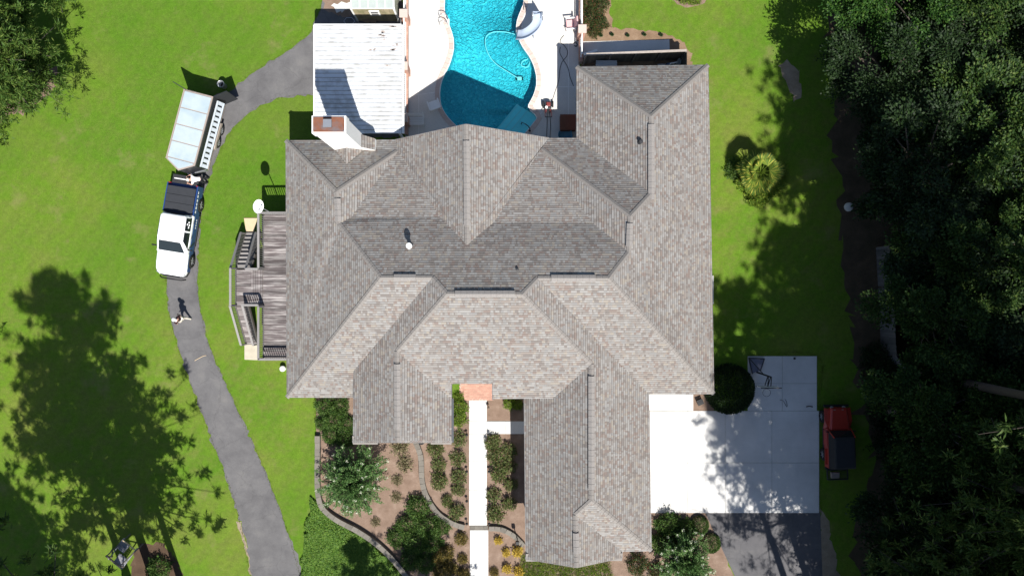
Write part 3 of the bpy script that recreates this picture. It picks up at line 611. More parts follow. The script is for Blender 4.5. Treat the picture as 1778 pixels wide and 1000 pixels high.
# ------------------------------------------------------------------ carport
t = thing('carport', 'flat white ribbed metal carport roof against the north side of the house', 'carport', (0, 0, 0))
cz = 2.75; x0, y0, _ = P(546,44,cz); x1, y1, _ = P(697,232,cz); k = 25; dy = (y0-y1)/k
m_cp = M('carport_sheet', (.6,.62,.64), .5, .05, 2, c2=(.42,.42,.41), s2=1.6)
m_cp.node_tree.nodes['Principled BSDF']
me = MB().add([(x0,0,0),(x1,0,0),(x1,dy*.9,0),(x0,dy*.9,0),(x0,dy*.9,.05),(x1,dy*.9,.05),(x1,dy*1.0,.05),(x0,dy*1.0,.05),(x0,dy,-.01),(x1,dy,-.01),(x0,0,-.03),(x1,0,-.03)], [(0,1,2,3),(3,2,5,4),(4,5,6,7),(7,6,9,8),(10,11,1,0)]).me('roof_panel', m_cp)
sm_ = MB().box(((x0+x1)/2,dy*.9,.012), (x1-x0,.035,.03)).me('panel_seam', M('seam_shade', (.2,.2,.2), .8, .4, 3))  # grey bar carries the shade of the panel overlap in its colour
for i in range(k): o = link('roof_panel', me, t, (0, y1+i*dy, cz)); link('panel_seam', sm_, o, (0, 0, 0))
MB().box((x0-.02,(y0+y1)/2,cz-.06), (.07,y0-y1,.2)).build('fascia', m_white, t); MB().box(((x0+x1)/2,y0+.03,cz-.06), (x1-x0,.05,.2)).build('fascia', m_white, t)
MB().box((x1+.09,(y0+y1)/2,cz-.05), (.14,y0-y1,.14)).build('gutter', m_white, t)
MB().box(((x0+x1)/2,(y0+y1)/2,cz-.14), (x1-x0-.3,.15,.16)).build('beam', m_dkmetal, t)
for xx in (x0+.2, x1-.25):
    for yy in (y0-.2, (y0+y1)/2, y1+.2): MB().box((xx,yy,(cz-.06)/2), (.1,.1,cz-.06)).build('post', m_white, t)
m_stain = M('rust_stain', (.33,.27,.24), .8, .3, 8)
for (px, py, n_) in ((663,62,6),(667,66,5),(685,78,5),(684,87,6),(645,86,6),(672,112,4),(684,46,6),(662,56,5)):
    for q in range(n_):
        x, y, _ = P(px+random.uniform(-6,6), py+random.uniform(-1.4,1.4), cz); w = random.uniform(.04,.2); h = random.uniform(.02,.05)
        rr = (y-y1) % dy
        if rr > dy*.75: y -= dy*.3
        MB().add([(x-w,y,cz+.004),(x-w*.3,y-h,cz+.004),(x+w,y-h*.3,cz+.004),(x+w*.4,y+h,cz+.004)], [(0,1,2,3)]).build('rust_stain', m_stain, t)
# greenhouse
gx0, gx1 = P(610,0,1.9)[0], P(684,0,1.9)[0]; gy = P(0,16,1.9)[1]
t = thing('greenhouse', 'small glazed greenhouse with white frame and wooden front at the top edge', 'greenhouse', (0, 0, 0)); gl_ = 3.2
m_pane = M('greenhouse_pane', (.36,.4,.38), .2, .15, 2, spec=.5); m_gwood = M('greenhouse_board', (.3,.25,.16), .9, .3, 5, .2, c2=(.2,.19,.1), s2=1.5, rnd=.1)
for i in range(8):
    xx = gx0+(gx1-gx0)*(i+.5)/8; MB().box((xx,gy,.95), ((gx1-gx0)/8-.012,.05,1.9)).build('board', m_gwood, t)
for sx in (gx0, gx1):
    MB().box((sx,gy,.97), (.1,.12,1.95)).build('corner_post', m_white, t); MB().box((sx,gy+gl_/2,.95), (.05,gl_-.15,1.86)).build('side_panel', M('greenhouse_side', (.3,.31,.24), .7, .2, 4), t)
MB().box(((gx0+gx1)/2,gy+gl_,.95), (gx1-gx0,.05,1.9)).build('rear_panel', m_gwood, t)
for i in range(5):
    for j in range(4):
        w = (gx1-gx0)/5; xx = gx0+w*(i+.5); yy = gy+.4+j*.8
        MB().box((xx,yy,1.93+.09*(yy-gy)), (w-.05,.75,.012), rx=math.atan(.09)).build('pane', m_pane, t)
for i in range(6): MB().bar((gx0+(gx1-gx0)*i/5,gy-.02,1.94), (gx0+(gx1-gx0)*i/5,gy+gl_,1.94+.09*gl_), .07 if i in (0,5) else .05, .06).build('glazing_bar', m_white, t)
for j in range(5): MB().bar((gx0,gy+j*.8,1.945+.09*j*.8), (gx1,gy+j*.8,1.945+.09*j*.8), .05, .05).build('cross_bar', m_white, t)
wf_ = MB().box(((gx0+gx1)/2+.03,gy-.05,1.35), (.62,.06,.72)).build('vent_frame', m_white, t)
for z in (1.2,1.5): MB().box(((gx0+gx1)/2+.03,gy-.085,z), (.42,.02,.16)).build('vent_louvre', m_dkmetal, wf_)
for i, (px, w) in enumerate(((638,.26),(649,.26))):
    tag(MB().lathe((*P(px,36)[:2],0), [(0,.32),(w*.8,.3),(w,.33),(w*.7,0)], 14).build('flower_pot', M('clay%d' % i, (.22,.17,.12), .9), None, True), ('left' if i == 0 else 'right')+' round brown clay pot at the greenhouse foot', 'flower pot', 'greenhouse pots')
o = MB().tube([(*G(608+10*math.cos(a)*.95,40+7*math.sin(a)), .25) for a in np.linspace(0,2*math.pi,7)], .02, 6)
o.tube([(*G(599,40),.0),(*G(599,40),.25)],.02,6); o.tube([(*G(617,40),.0),(*G(617,40),.25)],.02,6)
tag(o.build('wire_ring', m_steel), 'six sided wire plant ring in the shade below the greenhouse', 'wire frame')
# service yard north of the east wing
t = thing('yard_fence', 'dark board fence with pale top rail enclosing the service yard', 'fence', (0, 0, 0))
fy0 = P(1014,95,1.75)[1]; fx0 = P(1018,0,1.75)[0]; fx1 = P(1192,0,1.75)[0]; fyb = P(1192,88,1.75)[1]
bme_ = MB().box((0,0,.85), (.138,.022,1.7)).me('board', m_fence); k = int((fx1-fx0)/.145)
for i in range(k): link('board', bme_, t, (fx0+.07+i*.145, fy0+(fyb-fy0)*i/k, random.uniform(-.02,.02)))
MB().bar((fx0,fy0,1.75), (fx1,fyb,1.75), .13, .05).build('top_rail', M('top_rail', (.33,.29,.26), .95, .3, 6), t)
for i in range(5): MB().box((fx0+(fx1-fx0)*i/4,fy0+(fyb-fy0)*i/4-.07,.87), (.1,.1,1.74)).build('post', m_fence, t)
bme2 = MB().box((0,0,.85), (.022,.138,1.7)).me('board', m_fence)
for i in range(int((fyb-12.8)/.145)): link('board', bme2, t, (fx1+.03, fyb-.1-i*.145, 0))
cwk = sheet('side_walk', [G(1012,73), G(1162,69.5), G(1163,101), G(1012,101)], .03, m_conc)
t = thing('equipment_cabinet', 'grey flat topped equipment box in the dark service yard', 'cabinet', (*P(1053,117,.9)[:2], 0))
MB().box((0,0,.43), (1.2,.75,.86)).build('cabinet', M('cabinet_grey', (.3,.32,.34), .5), t, bevel=.03); MB().box((0,0,.88), (1.28,.82,.04)).build('lid', M('cabinet_lid', (.4,.42,.44), .5), t)
t = thing('pool_pump', 'blue grey pool pump with pipes in the service yard', 'pump', (*G(1158,122), 0))
MB().lathe((0,0,.0), [(0,.8),(.2,.78),(.27,.6),(.27,.1),(.2,0)], 16).build('filter_tank', M('filter_blue', (.1,.16,.26), .5), t, True); MB().tube([(.5,0,.25),(.95,0,.25)], .12, 12).build('motor', m_dkmetal, t); MB().box((.6,0,.08), (.7,.3,.14)).build('base', m_stonegrey, t)
MB().tube([(.27,0,.5),(.45,.1,.55),(.45,.3,.2),(-.6,.3,.1)], .04, 8).build('pipe', m_white, t, True); MB().tube([(0,0,.8),(0,.12,.92),(.4,.2,.92),(.5,.2,.4)], .04, 8).build('pipe', m_white, t, True)
tag(MB().box((*G(1176,112),.25), (.28,.55,.03), rz=R(-35), rx=R(20)).box((*G(1176,112),.11),(.2,.4,.2),rz=R(-35)).build('crate_lid', M('grey_board', (.35,.37,.38), .7)), 'tilted pale grey board lying in the service yard', 'board')
tag(MB().bar(P(1014,95,.9), P(1037,88,.9), .14, .1).bar(P(1016,94.5,.85),P(1016,94.5,0),.07,.07).bar(P(1035,88.5,.85),P(1035,88.5,0),.07,.07).build('white_rail', m_white), 'short white rail at the left end of the yard fence', 'rail')
for i, px in enumerate((1043,1062,1089,1118,1147)):
    o = MB(); bx, by = G(px, 63+random.uniform(-1,1))
    for a in range(7): o.tube([(bx,by,0),(bx+.1*math.cos(a*.9),by+.1*math.sin(a*.9),.22)], [.012,.04], 5)
    tag(o.build('seedling', m_darkleaf), ORD[i]+' small dark seedling from the left in the row above the yard fence', 'seedling', 'seedlings by the yard fence')
# ------------------------------------------------------------------ deck
DZ = 1.8; t = deck = thing('deck', 'weathered raised wooden deck with stairs and ramp on the west side', 'deck', (0, 0, 0))
def boards(x0, x1, y0, y1, w=.142, along='x', z=DZ):
    if along == 'x':
        k = int(round((y1-y0)/w)); me = MB().box((0,0,-.02), (x1-x0,w-.016,.04)).me('deck_board', m_deck)
        for i in range(k): link('deck_board', me, deck, ((x0+x1)/2+random.uniform(-.01,.01), y0+w*(i+.5), z+random.uniform(-.003,.003)))
    else:
        k = int(round((x1-x0)/w)); me = MB().box((0,0,-.02), (w-.016,y1-y0,.04)).me('deck_board', m_deck)
        for i in range(k): link('deck_board', me, deck, (x0+w*(i+.5), (y0+y1)/2, z+random.uniform(-.003,.003)))
DX0, DX1, DY0, DY1 = -14.82, -12.36, -4.2, 4.42; LX0, LY0, LY1 = -16.45, -1.04, 1.14
boards(DX0, DX1, DY0, DY1); boards(LX0, -15.55, LY0, LY1); boards(-15.55, DX0, LY0, LY1, .142, 'y')
MB().box(((DX0+DX1)/2,(DY0+DY1)/2,DZ-.16), (DX1-DX0-.02,DY1-DY0-.02,.2)).build('joists', m_fence, deck)
MB().box(((LX0+DX0)/2,(LY0+LY1)/2,DZ-.16), (DX0-LX0-.02,LY1-LY0-.02,.2)).build('joists', m_fence, deck)
for (x, y) in ((DX0+.1,DY0+.1),(DX0+.1,DY1-.1),(DX0+.1,0),(DX1-.2,DY0+.1),(DX1-.2,DY1-.1),(LX0+.1,LY0+.1),(LX0+.1,LY1-.1),(DX0+.1,2.3),(DX0+.1,-2.4)): MB().box((x,y,(DZ-.26)/2), (.14,.14,DZ-.26)).build('post', m_fence, deck)
def railing(a, b, za, zb, gap=.13):
    a = Vector((*a, za)); b = Vector((*b, zb)); L = (b-a).length; up = Vector((0,0,1))
    MB().bar(a+up*.95, b+up*.95, .13, .04).build('top_rail', m_rail, deck); MB().bar(a+up*.12, b+up*.12, .04, .08).build('bottom_rail', m_rail, deck)
    k = max(1, int(L/1.6)); mb = MB()
    for i in range(k+1): q = a+(b-a)*i/k; MB().box(q+up*.47, (.09,.09,.95)).build('rail_post', m_rail, deck)
    for i in range(int(L/gap)): q = a+(b-a)*((i+.5)*gap/L); mb.box(q+up*.53, (.035,.035,.82))
    mb.build('balusters', m_rail, deck, kind='stuff')
railing((DX0+.05,LY1+.05), (DX0+.05,DY1-.05), DZ, DZ); railing((DX0+.05,DY1-.05), (DX1,DY1-.05), DZ, DZ); railing((DX0+.05,LY0-.05), (DX0+.05,DY0+.05), DZ, DZ); railing((DX0+.05,DY0+.05), (DX1,DY0+.05), DZ, DZ)
railing((LX0+.05,LY0), (LX0+.05,LY1), DZ, DZ); railing((-15.75,LY0+.04), (DX0,LY0+.04), DZ, DZ); railing((-15.5,LY1-.04), (DX0,LY1-.04), DZ, DZ)
k = 9; y_e = G(0,405)[1]
for i in range(k): MB().box((-16.0,LY1+.13+i*(y_e-LY1)/k,DZ-(i+1)*DZ/(k+1)), (.85,.25,.04)).build('stair_tread', m_rail, deck)
for x in (-16.45,-15.55):
    MB().bar((x,LY1,DZ-.2), (x,y_e,.02), .05, .22).build('stringer', m_fence, deck); railing((x,LY1), (x,y_e-.05), DZ-.1, .05, .11)
y_r = G(0,597)[1]
me = MB().box((0,0,0), (.68,.135,.035)).me('ramp_board', m_deck)
k = int(math.hypot(LY0-y_r, DZ)/.142)
for i in range(k):
    s = (i+.5)/k; o = link('ramp_board', me, deck, (-16.08,LY0+(y_r-LY0)*s,DZ-.02+(.03-DZ)*s)); o.rotation_euler = (math.atan2(DZ, LY0-y_r),0,0)
for x in (-16.45,-15.72): MB().bar((x,LY0,DZ-.14), (x,y_r,.0), .05, .2).build('stringer', m_fence, deck); railing((x,LY0), (x,y_r), DZ-.05, .02, .12)
tag(MB().prism([G(424,379),G(447,379),G(441,404),G(428,404)], 0, .05).build('landing_pad', M('tan_concrete', (.5,.39,.25), .9, .12, 5)), 'tan concrete pad at the foot of the deck stairs', 'concrete pad')
tag(MB().prism([G(425,598),G(448,598),G(448,625),G(425,624)], 0, .05).build('landing_pad', M('worn_concrete', (.42,.38,.3), .9, .25, 3)), 'worn pale concrete pad at the foot of the deck ramp', 'concrete pad')
# satellite dish on a mast at the deck corner
t = thing('satellite_dish', 'white oval satellite dish on a mast above the deck corner', 'satellite dish', (*P(447,358,4.0)[:2], 0))
MB().tube([(.28,-.2,0),(.28,-.2,2.9),(.16,-.05,3.8)], .03, 8).build('mast', m_steel, t)
v = []; f = []; nr_, na = 5, 24; nv = Vector((.62,-.25,.75)).normalized(); ax = Vector((0,1,0)).cross(nv).normalized(); ay = nv.cross(ax)
for side in (0, -.015):
    for i in range(nr_+1):
        r = i/nr_
        for j in range(na):
            a = 2*math.pi*j/na; p = ax*(.3*r*math.cos(a))+ay*(.4*r*math.sin(a))+nv*(.1*r*r+side)+Vector((0,0,3.95)); v.append(tuple(p))
for sd in (0, 1):
    b0 = sd*(nr_+1)*na
    for i in range(nr_):
        for j in range(na): f.append((b0+i*na+j,b0+i*na+(j+1) % na,b0+(i+1)*na+(j+1) % na,b0+(i+1)*na+j))
MB().add(v, f).build('reflector', m_white, t, True)
tip = Vector((0,0,3.95))+nv*.42-ay*.05+Vector((.06,0,0)); MB().bar(Vector((0,0,3.9))-ay*.3, tip, .03).build('feed_arm', m_steel, t); MB().bar(tip, tip-nv*.12, .07).build('feed_horn', m_white, t)
tag(MB().lathe((*G(493,639),0), [(0,.33),(.17,.32),(.18,.3),(.15,0)], 18).build('white_bucket', m_white, None, True), 'white round bucket on the grass by the south west house corner', 'bucket')
t = thing('door_step', 'long white concrete step along the east house wall', 'step', (11.75, G(0,503)[1], 0))
MB().box((0,0,.09), (1.4,1.75,.18)).build('lower_step', m_conc, t); MB().box((-.4,0,.24), (.8,1.4,.12)).build('upper_step', m_conc, t)
# ------------------------------------------------------------------ vehicles
def wheel(parent, x, y, r, w, rimm=m_steel):
    o = MB().add(*(lambda m: (m.v, m.f))(MB())) if False else MB()
    pr = [(r*.62,-w/2),(r*.9,-w/2),(r,-w/2+.03),(r,w/2-.03),(r*.9,w/2),(r*.62,w/2)]; k = 24; v = []; f = []
    for (rr, xx) in pr:
        for j in range(k): a = 2*math.pi*j/k; v.append((x+xx, y+rr*math.cos(a), r+rr*math.sin(a)))
    for i in range(len(pr)-1):
        for j in range(k): f.append((i*k+j,i*k+(j+1) % k,(i+1)*k+(j+1) % k,(i+1)*k+j))
    w_ = o.add(v, f).build('wheel', m_rubber, parent, True)
    rm = MB().tube([(x-w*.36,y,r),(x+w*.36,y,r)], r*.64, 20); rm.build('rim', m_dkmetal, w_)
    for sd in (-1, 1):
        sp = MB().tube([(x+sd*w*.36,y,r),(x+sd*w*.42,y,r)], r*.18, 10)
        for j in range(6):
            a = j*math.pi/3; sp.bar((x+sd*w*.39,y+.05*math.cos(a),r+.05*math.sin(a)), (x+sd*w*.39,y+r*.6*math.cos(a),r+r*.6*math.sin(a)), .045, .03)
        sp.build('hub_spokes', rimm, w_)
def arch_prof(y0, y1, zb, zt0, zt1, arches):
    p = [(y0, zb)]
    for (yc, r) in arches:
        for k in range(13):
            a = math.pi-math.pi*k/12; p.append((yc+r*math.cos(a), max(zb, .42+r*math.sin(a))))
    p += [(y1, zb), (y1, zt1), (y0, zt0)]; return p
def glassq(parent, name, q, mat=m_glass, off=.012):
    q = [Vector(p) for p in q]; n_ = (q[1]-q[0]).cross(q[2]-q[0]).normalized(); c = sum(q, Vector())/len(q)
    inn = [p+(c-p)*.06 for p in q]
    v = [p+n_*off for p in inn]+[p-n_*.02 for p in inn]; k = len(q)
    return MB().add(v, [tuple(range(k)), tuple(range(2*k-1, k-1, -1))]+[(i,(i+1) % k,k+(i+1) % k,k+i) for i in range(k)]).build(name, mat, parent)
# pickup truck, forward +Y, its left side (-X) faces the camera
tk = thing('pickup_truck', 'white and blue pickup truck with black bed cover on the driveway', 'pickup truck', (-20.3, 3.5, 0), R(170.9))
MB().xprism(arch_prof(-2.8, 2.42, .48, 1.0, .9, [(-1.72,.47),(1.76,.47)]), -.95, .95).build('lower_body', m_tblue, tk, bevel=.05)
def fsec(y, w, zb, zs, zt): return [(-w,y,zb),(w,y,zb),(w,y,zs),(w-.1,y,zt),(-w+.1,y,zt),(-w,y,zs)]
MB().loft([fsec(1.3,.955,.95,1.1,1.22), fsec(2.05,.955,.93,1.04,1.15), fsec(2.42,.93,.7,.98,1.1), fsec(2.62,.86,.55,.92,1.04), fsec(2.76,.7,.55,.86,.97)]).build('front_fenders', m_twhite, tk, True, bevel=.03)
hd = MB().loft([[(-.56,2.7,.9),(.56,2.7,.9),(.56,2.7,.99),(.35,2.7,1.02),(-.35,2.7,1.02),(-.56,2.7,.99)], [(-.74,2.45,1.0),(.74,2.45,1.0),(.74,2.45,1.11),(.5,2.45,1.14),(-.5,2.45,1.14),(-.74,2.45,1.11)], [(-.8,1.9,1.05),(.8,1.9,1.05),(.8,1.9,1.2),(.55,1.9,1.24),(-.55,1.9,1.24),(-.8,1.9,1.2)], [(-.86,1.3,1.05),(.86,1.3,1.05),(.86,1.3,1.25),(.55,1.3,1.29),(-.55,1.3,1.29),(-.86,1.3,1.25)]]).build('hood', m_twhite, tk, bevel=.03)
MB().xprism([(-1.0,1.0),(1.4,.98),(1.4,1.22),(-1.0,1.22)], -.945, .945).build('cab_body', m_twhite, tk, bevel=.04)
def ring(w, yf, yr, z, c=.12): return [(-w+c,yf,z),(w-c,yf,z),(w,yf-c,z),(w,yr+c,z),(w-c,yr,z),(-w+c,yr,z),(-w,yr+c,z),(-w,yf-c,z)]
MB().loft([ring(.93,1.42,-1.0,1.2), ring(.86,1.02,-.97,1.5), ring(.77,.66,-.9,1.76), ring(.71,.55,-.82,1.82), ring(.6,.42,-.7,1.85)]).build('cab_roof', m_twhite, tk, bevel=.04)
glassq(tk, 'windshield', [(-.84,1.32,1.27),(.84,1.32,1.27),(.68,.72,1.76),(-.68,.72,1.76)])
for sd in (-1, 1):
    o = [(sd*.915,1.1,1.27),(sd*.77,.62,1.74),(sd*.78,.06,1.74),(sd*.92,.06,1.27)]; o2 = [(sd*.92,0,1.27),(sd*.78,0,1.74),(sd*.77,-.8,1.74),(sd*.91,-.86,1.27)]
    if sd > 0: o = o[::-1]; o2 = o2[::-1]
    glassq(tk, 'side_window', o, off=.03); glassq(tk, 'side_window', o2, off=.03)
    MB().box((sd*1.1,1.08,1.3), (.24,.09,.17)).build('mirror', m_black, tk, bevel=.03); MB().bar((sd*.93,1.08,1.25),(sd*1.05,1.08,1.27),.04).build('mirror_arm', m_black, tk)
    for yy in (.3,-.6): MB().box((sd*.955,yy,1.05), (.03,.2,.035)).build('door_handle', m_black, tk)
    MB().box((sd*.9,-.0,.42), (.16,2.1,.06)).build('running_board', m_dkmetal, tk)
    MB().box((sd*.74,2.66,.93), (.26,.1,.13), rz=-sd*.5).build('headlight', m_steel, tk, bevel=.02); MB().box((sd*.85,-2.8,1.0), (.12,.06,.32)).build('tail_light', M('tail_red', (.25,.02,.02), .3), tk)
    MB().xprism([(-2.8,.99),(-1.02,.99),(-1.02,1.26),(-2.8,1.22)], sd*.95-.06*(sd > 0), sd*.95+.06*(sd < 0)).build('bed_side', m_tblue, tk, bevel=.02)
    for k in range(3):
        a = Vector((sd*.957,-1.2-k*.3,.98)); 
glassq(tk, 'rear_window', [(.66,-.99,1.27),(-.66,-.99,1.27),(-.6,-.93,1.7),(.6,-.93,1.7)], off=.03)
MB().box((0,-1.9,.9), (1.78,1.76,.1)).build('bed_floor', m_dkmetal, tk); MB().box((0,-1.03,1.05), (1.8,.05,.36)).build('bed_front', m_dkmetal, tk)
m_ton = M('tonneau_vinyl', (.028,.03,.035), .6, .2, 4)
for k in range(3): MB().box((0,-1.37-k*.5,1.27), (1.72,.485,.035)).build('bed_cover_panel', m_ton, tk, bevel=.012)
MB().box((0,-3.08,.93), (1.6,.54,.07)).build('tailgate', m_dkmetal, tk, bevel=.02); MB().box((0,-3.1,.975), (1.35,.06,.03)).build('tailgate_trim', m_white, tk)
MB().loft([[(-.95,2.42,.45),(-.95,2.42,.72),(-.9,2.36,.72),(-.9,2.36,.45)],[(-.82,2.74,.45),(-.82,2.74,.74),(-.76,2.62,.74),(-.76,2.62,.45)],[(-.5,2.88,.45),(-.5,2.88,.76),(-.5,2.7,.76),(-.5,2.7,.45)],[(.5,2.88,.45),(.5,2.88,.76),(.5,2.7,.76),(.5,2.7,.45)],[(.82,2.74,.45),(.82,2.74,.74),(.76,2.62,.74),(.76,2.62,.45)],[(.95,2.42,.45),(.95,2.42,.72),(.9,2.36,.72),(.9,2.36,.45)]]).build('front_bumper', m_dkmetal, tk, bevel=.02); MB().box((0,2.76,.86), (1.2,.05,.24)).build('grille', m_black, tk); MB().tube([(-.8,2.9,.55),(-.6,2.98,.78),(.6,2.98,.78),(.8,2.9,.55)], .04, 8).build('bull_bar', m_black, tk, True)
MB().box((0,-2.88,.5), (1.7,.14,.18)).build('rear_bumper', m_dkmetal, tk, bevel=.03); MB().box((0,-.9,1.72), (.36,.07,.06)).build('brake_light', m_black, tk)
for x in (-.83,.83):
    for y in (-1.72,1.76): wheel(tk, x, y, .41, .27)
for k, (y, h_) in enumerate(((-1.25,.09),(-1.5,.12),(-1.72,.08),(-1.95,.11),(-2.2,.1),(-2.42,.07))):          # white lettering blocks, unreadable at this size
    MB().box((-.957,y,1.06), (.006,.16,h_)).build('side_lettering', m_twhite, tk)
for k in range(4): MB().box((-.957,-.3-k*.16,.72), (.006,.11,.06)).build('door_lettering', m_twhite, tk)
for i in range(7): MB().box((-.18+.09*(i % 4),.02-.18*(i//4)-random.uniform(0,.06),1.865), (.012,random.uniform(.05,.12),.004)).build('roof_mark', M('mark_grey%d' % i, (.3,.3,.3), .6), tk)
for i, (y, z) in enumerate(((-.25,1.5),(-.4,1.47),(-.55,1.52),(-.42,1.62))): MB().box((-.885+.05*(z-1.5)*6,y,z), (.05,.1,.05), ry=R(-18)).build('window_sticker', m_twhite, tk)
# enclosed trailer
tr_ = thing('cargo_trailer', 'black enclosed cargo trailer with white roof panels behind the pickup', 'trailer', (-18.99, 9.44, 0), R(165.2))
m_tside = M('trailer_black', (.02,.022,.026), .4, .15, 4)
out = [(-.87,-2.1),(.87,-2.1),(.87,2.1),(0,2.62),(-.87,2.1)]
MB().prism([(-.86,-1.9),(.86,-1.9),(.86,2.1),(0,2.6),(-.86,2.1)], .42, 2.24).build('box_body', m_tside, tr_)
for sd in (-1,1): MB().box((sd*.84,-2.0,1.33), (.05,.22,1.82)).build('door_jamb', m_tside, tr_)
MB().prism([(-.9,2.06),(-.9,2.12),(0,2.66),(.9,2.12),(.9,2.06),(0,2.58)], .42, .8).build('stone_guard', m_steel, tr_)
MB().prism(out, 2.22, 2.27).build('roof_edge', m_trim, tr_)
yl = [-2.03,-1.02,-.02,.98,1.98]
for a, b in zip(yl[:-1], yl[1:]): MB().box((0,(a+b)/2,2.28), (1.6,b-a-.06,.03)).build('roof_panel', m_alu, tr_, bevel=.005)
MB().prism([(-.78,2.01),(.78,2.01),(.74,2.1),(0,2.52),(-.74,2.1)], 2.265, 2.295).build('roof_panel', m_alu, tr_)
for sd in (-1, 1):
    MB().bar((sd*.86,-2.1,2.27),(sd*.86,2.1,2.27),.06,.07).build('roof_rail', m_trim, tr_); MB().bar((sd*.88,-2.1,.45),(sd*.88,2.1,.45),.04,.07).build('sill_trim', m_trim, tr_)
    MB().xprism([(-.95,.5),(-.9,.68),(-.7,.74),(.5,.74),(.7,.68),(.75,.5)], sd*1.06-.2*(sd > 0), sd*1.06+.2*(sd < 0)).build('fender', m_trim, tr_, bevel=.02)
    for y in (-.5,.28): wheel(tr_, sd*.97, y, .32, .18, m_steel)
MB().bar((0,-2.08,2.27),(0,-2.08,2.22),1.7,.06).build('rear_header', m_trim, tr_)
for sd, an in ((-1, R(-38)), (1, R(112))):
    hx = sd*.86; d = Vector((math.sin(an) if sd < 0 else math.sin(an), -abs(math.cos(an)) if sd < 0 else -.37, 0)); d = Vector((-.8,-.6,0)) if sd < 0 else Vector((.96,-.28,0))
    a = Vector((hx,-2.13,1.32)); b = a+d*.84; MB().bar(a, b, .045, 1.78).build('barn_door', m_dkmetal if sd > 0 else m_tside, tr_)
ld = MB
la, lb = Vector((-1.0,-2.0,1.62)), Vector((-1.0,2.05,1.62)); m_ladder = M('ladder_white', (.42,.46,.5), .4, .06, 4)
for dz in (-.2,.2): MB().bar(la+Vector((-.12-dz*.5*-1,0,dz)), lb+Vector((-.12-dz*.5*-1,0,dz)), .1, .06).build('ladder_rail', m_ladder, tr_)
for k in range(13): y = -1.9+k*.32; MB().bar((-1.22,y,1.42),(-1.02,y,1.82),.21,.05).build('ladder_rung', m_ladder, tr_)
for y in (-1.5,0,1.5): MB().box((-.93,y,1.6), (.3,.04,.4)).build('ladder_bracket', m_dkmetal, tr_)
MB().box((.95,-.55,2.0), (.09,2.1,.12)).build('side_board', m_ply, tr_); MB().box((.9,-.55,1.9), (.06,.06,.25)).build('board_bracket', m_dkmetal, tr_)
MB().bar((0,2.5,.45),(0,3.35,.48),.1,.1).build('tongue', m_dkmetal, tr_); MB().tube([(0,2.85,.05),(0,2.85,.75)],.035,8).build('jack', m_steel, tr_)
t = thing('metal_bin', 'round open metal bin on the grass behind the trailer', 'bin', (*P(383,146,.6)[:2], 0))
MB().lathe((0,0,0), [(.0,.03),(.15,.03),(.2,.58),(.225,.6),(.21,.62),(.19,.6)], 20).lathe((0,0,0),[(.17,0),(.215,.6)],20).build('shell', m_steel, t, True)
MB().lathe((0,0,.2), [(0,0),(.17,0),(.17,-.05)], 16).build('contents', m_black, t)
t = thing('cable_drum', 'brown cable drum on the grass beside the open trailer door', 'cable drum', (*G(383,171), 0))
MB().lathe((0,0,0), [(0,.3),(.22,.3),(.22,.26),(.1,.26),(.1,.05),(.22,.05),(.22,0)], 18).build('drum', M('drum_brown', (.16,.1,.08), .9), t)
MB().lathe((0,0,.3), [(0,.01),(.05,.01),(.05,0)], 12).build('axle_hole', m_black, t)
# off-road car under the trees, forward +Y
jp = thing('off_road_car', 'red open off road car with black canvas top parked beside the concrete', 'car', (19.86, -9.05, 0), R(1.5))
MB().xprism(arch_prof(-1.85, .55, .5, 1.05, 1.05, [(-1.15,.42)]), -.74, .74).build('tub', m_red, jp, bevel=.03)
MB().loft([[(-.62,.5,.6),(.62,.5,.6),(.62,.5,1.05),(.5,.5,1.13),(-.5,.5,1.13),(-.62,.5,1.05)], [(-.5,1.75,.62),(.5,1.75,.62),(.5,1.75,1.0),(.4,1.75,1.06),(-.4,1.75,1.06),(-.5,1.75,1.0)]]).build('hood', m_red, jp, bevel=.03)
for sd in (-1, 1):
    MB().loft([[(sd*.5,1.7,.78),(sd*.8,1.78,.74),(sd*.8,1.78,.78),(sd*.5,1.7,.83)], [(sd*.5,1.0,.9),(sd*.84,1.0,.86),(sd*.84,1.0,.91),(sd*.5,1.0,.95)], [(sd*.6,.55,.8),(sd*.84,.52,.62),(sd*.84,.5,.67),(sd*.6,.52,.86)]]).build('fender', m_red, jp, bevel=.015)
    MB().box((sd*.81,-1.15,.92), (.16,.95,.05)).build('rear_flare', m_red, jp, bevel=.015); MB().box((sd*.8,.4,1.17), (.2,.06,.14)).build('mirror', m_black, jp, bevel=.02)
    MB().lathe((sd*.36,1.78,.85), [(0,.06),(.1,.05),(.1,-.06)], 14).build('headlight', m_steel, jp); MB().box((sd*.76,-.05,.78), (.03,.95,.5)).build('door', m_red, jp, bevel=.01)
    for y in (1.18,-1.15): wheel(jp, sd*.7, y, .37, .25)
    MB().box((sd*.68,-.1,.45), (.2,1.3,.06)).build('rock_rail', m_dkmetal, jp)
MB().loft([[(-.72,.42,1.06),(.72,.42,1.06),(.72,-1.85,1.06),(-.72,-1.85,1.06)], [(-.69,.3,1.3),(.69,.3,1.3),(.7,-1.83,1.35),(-.7,-1.83,1.35)], [(-.62,.1,1.7),(.62,.1,1.7),(.64,-1.74,1.72),(-.64,-1.74,1.72)], [(-.55,.0,1.76),(.55,.0,1.76),(.56,-1.66,1.78),(-.56,-1.66,1.78)]]).build('soft_top', m_softtop, jp, bevel=.04)
glassq(jp, 'windshield', [(.68,.43,1.12),(-.68,.43,1.12),(-.6,.16,1.64),(.6,.16,1.64)][::-1], off=.02)
for sd in (-1,1): MB().bar((sd*.69,.45,1.08),(sd*.63,.13,1.7),.06,.05).build('windshield_frame', m_red, jp)
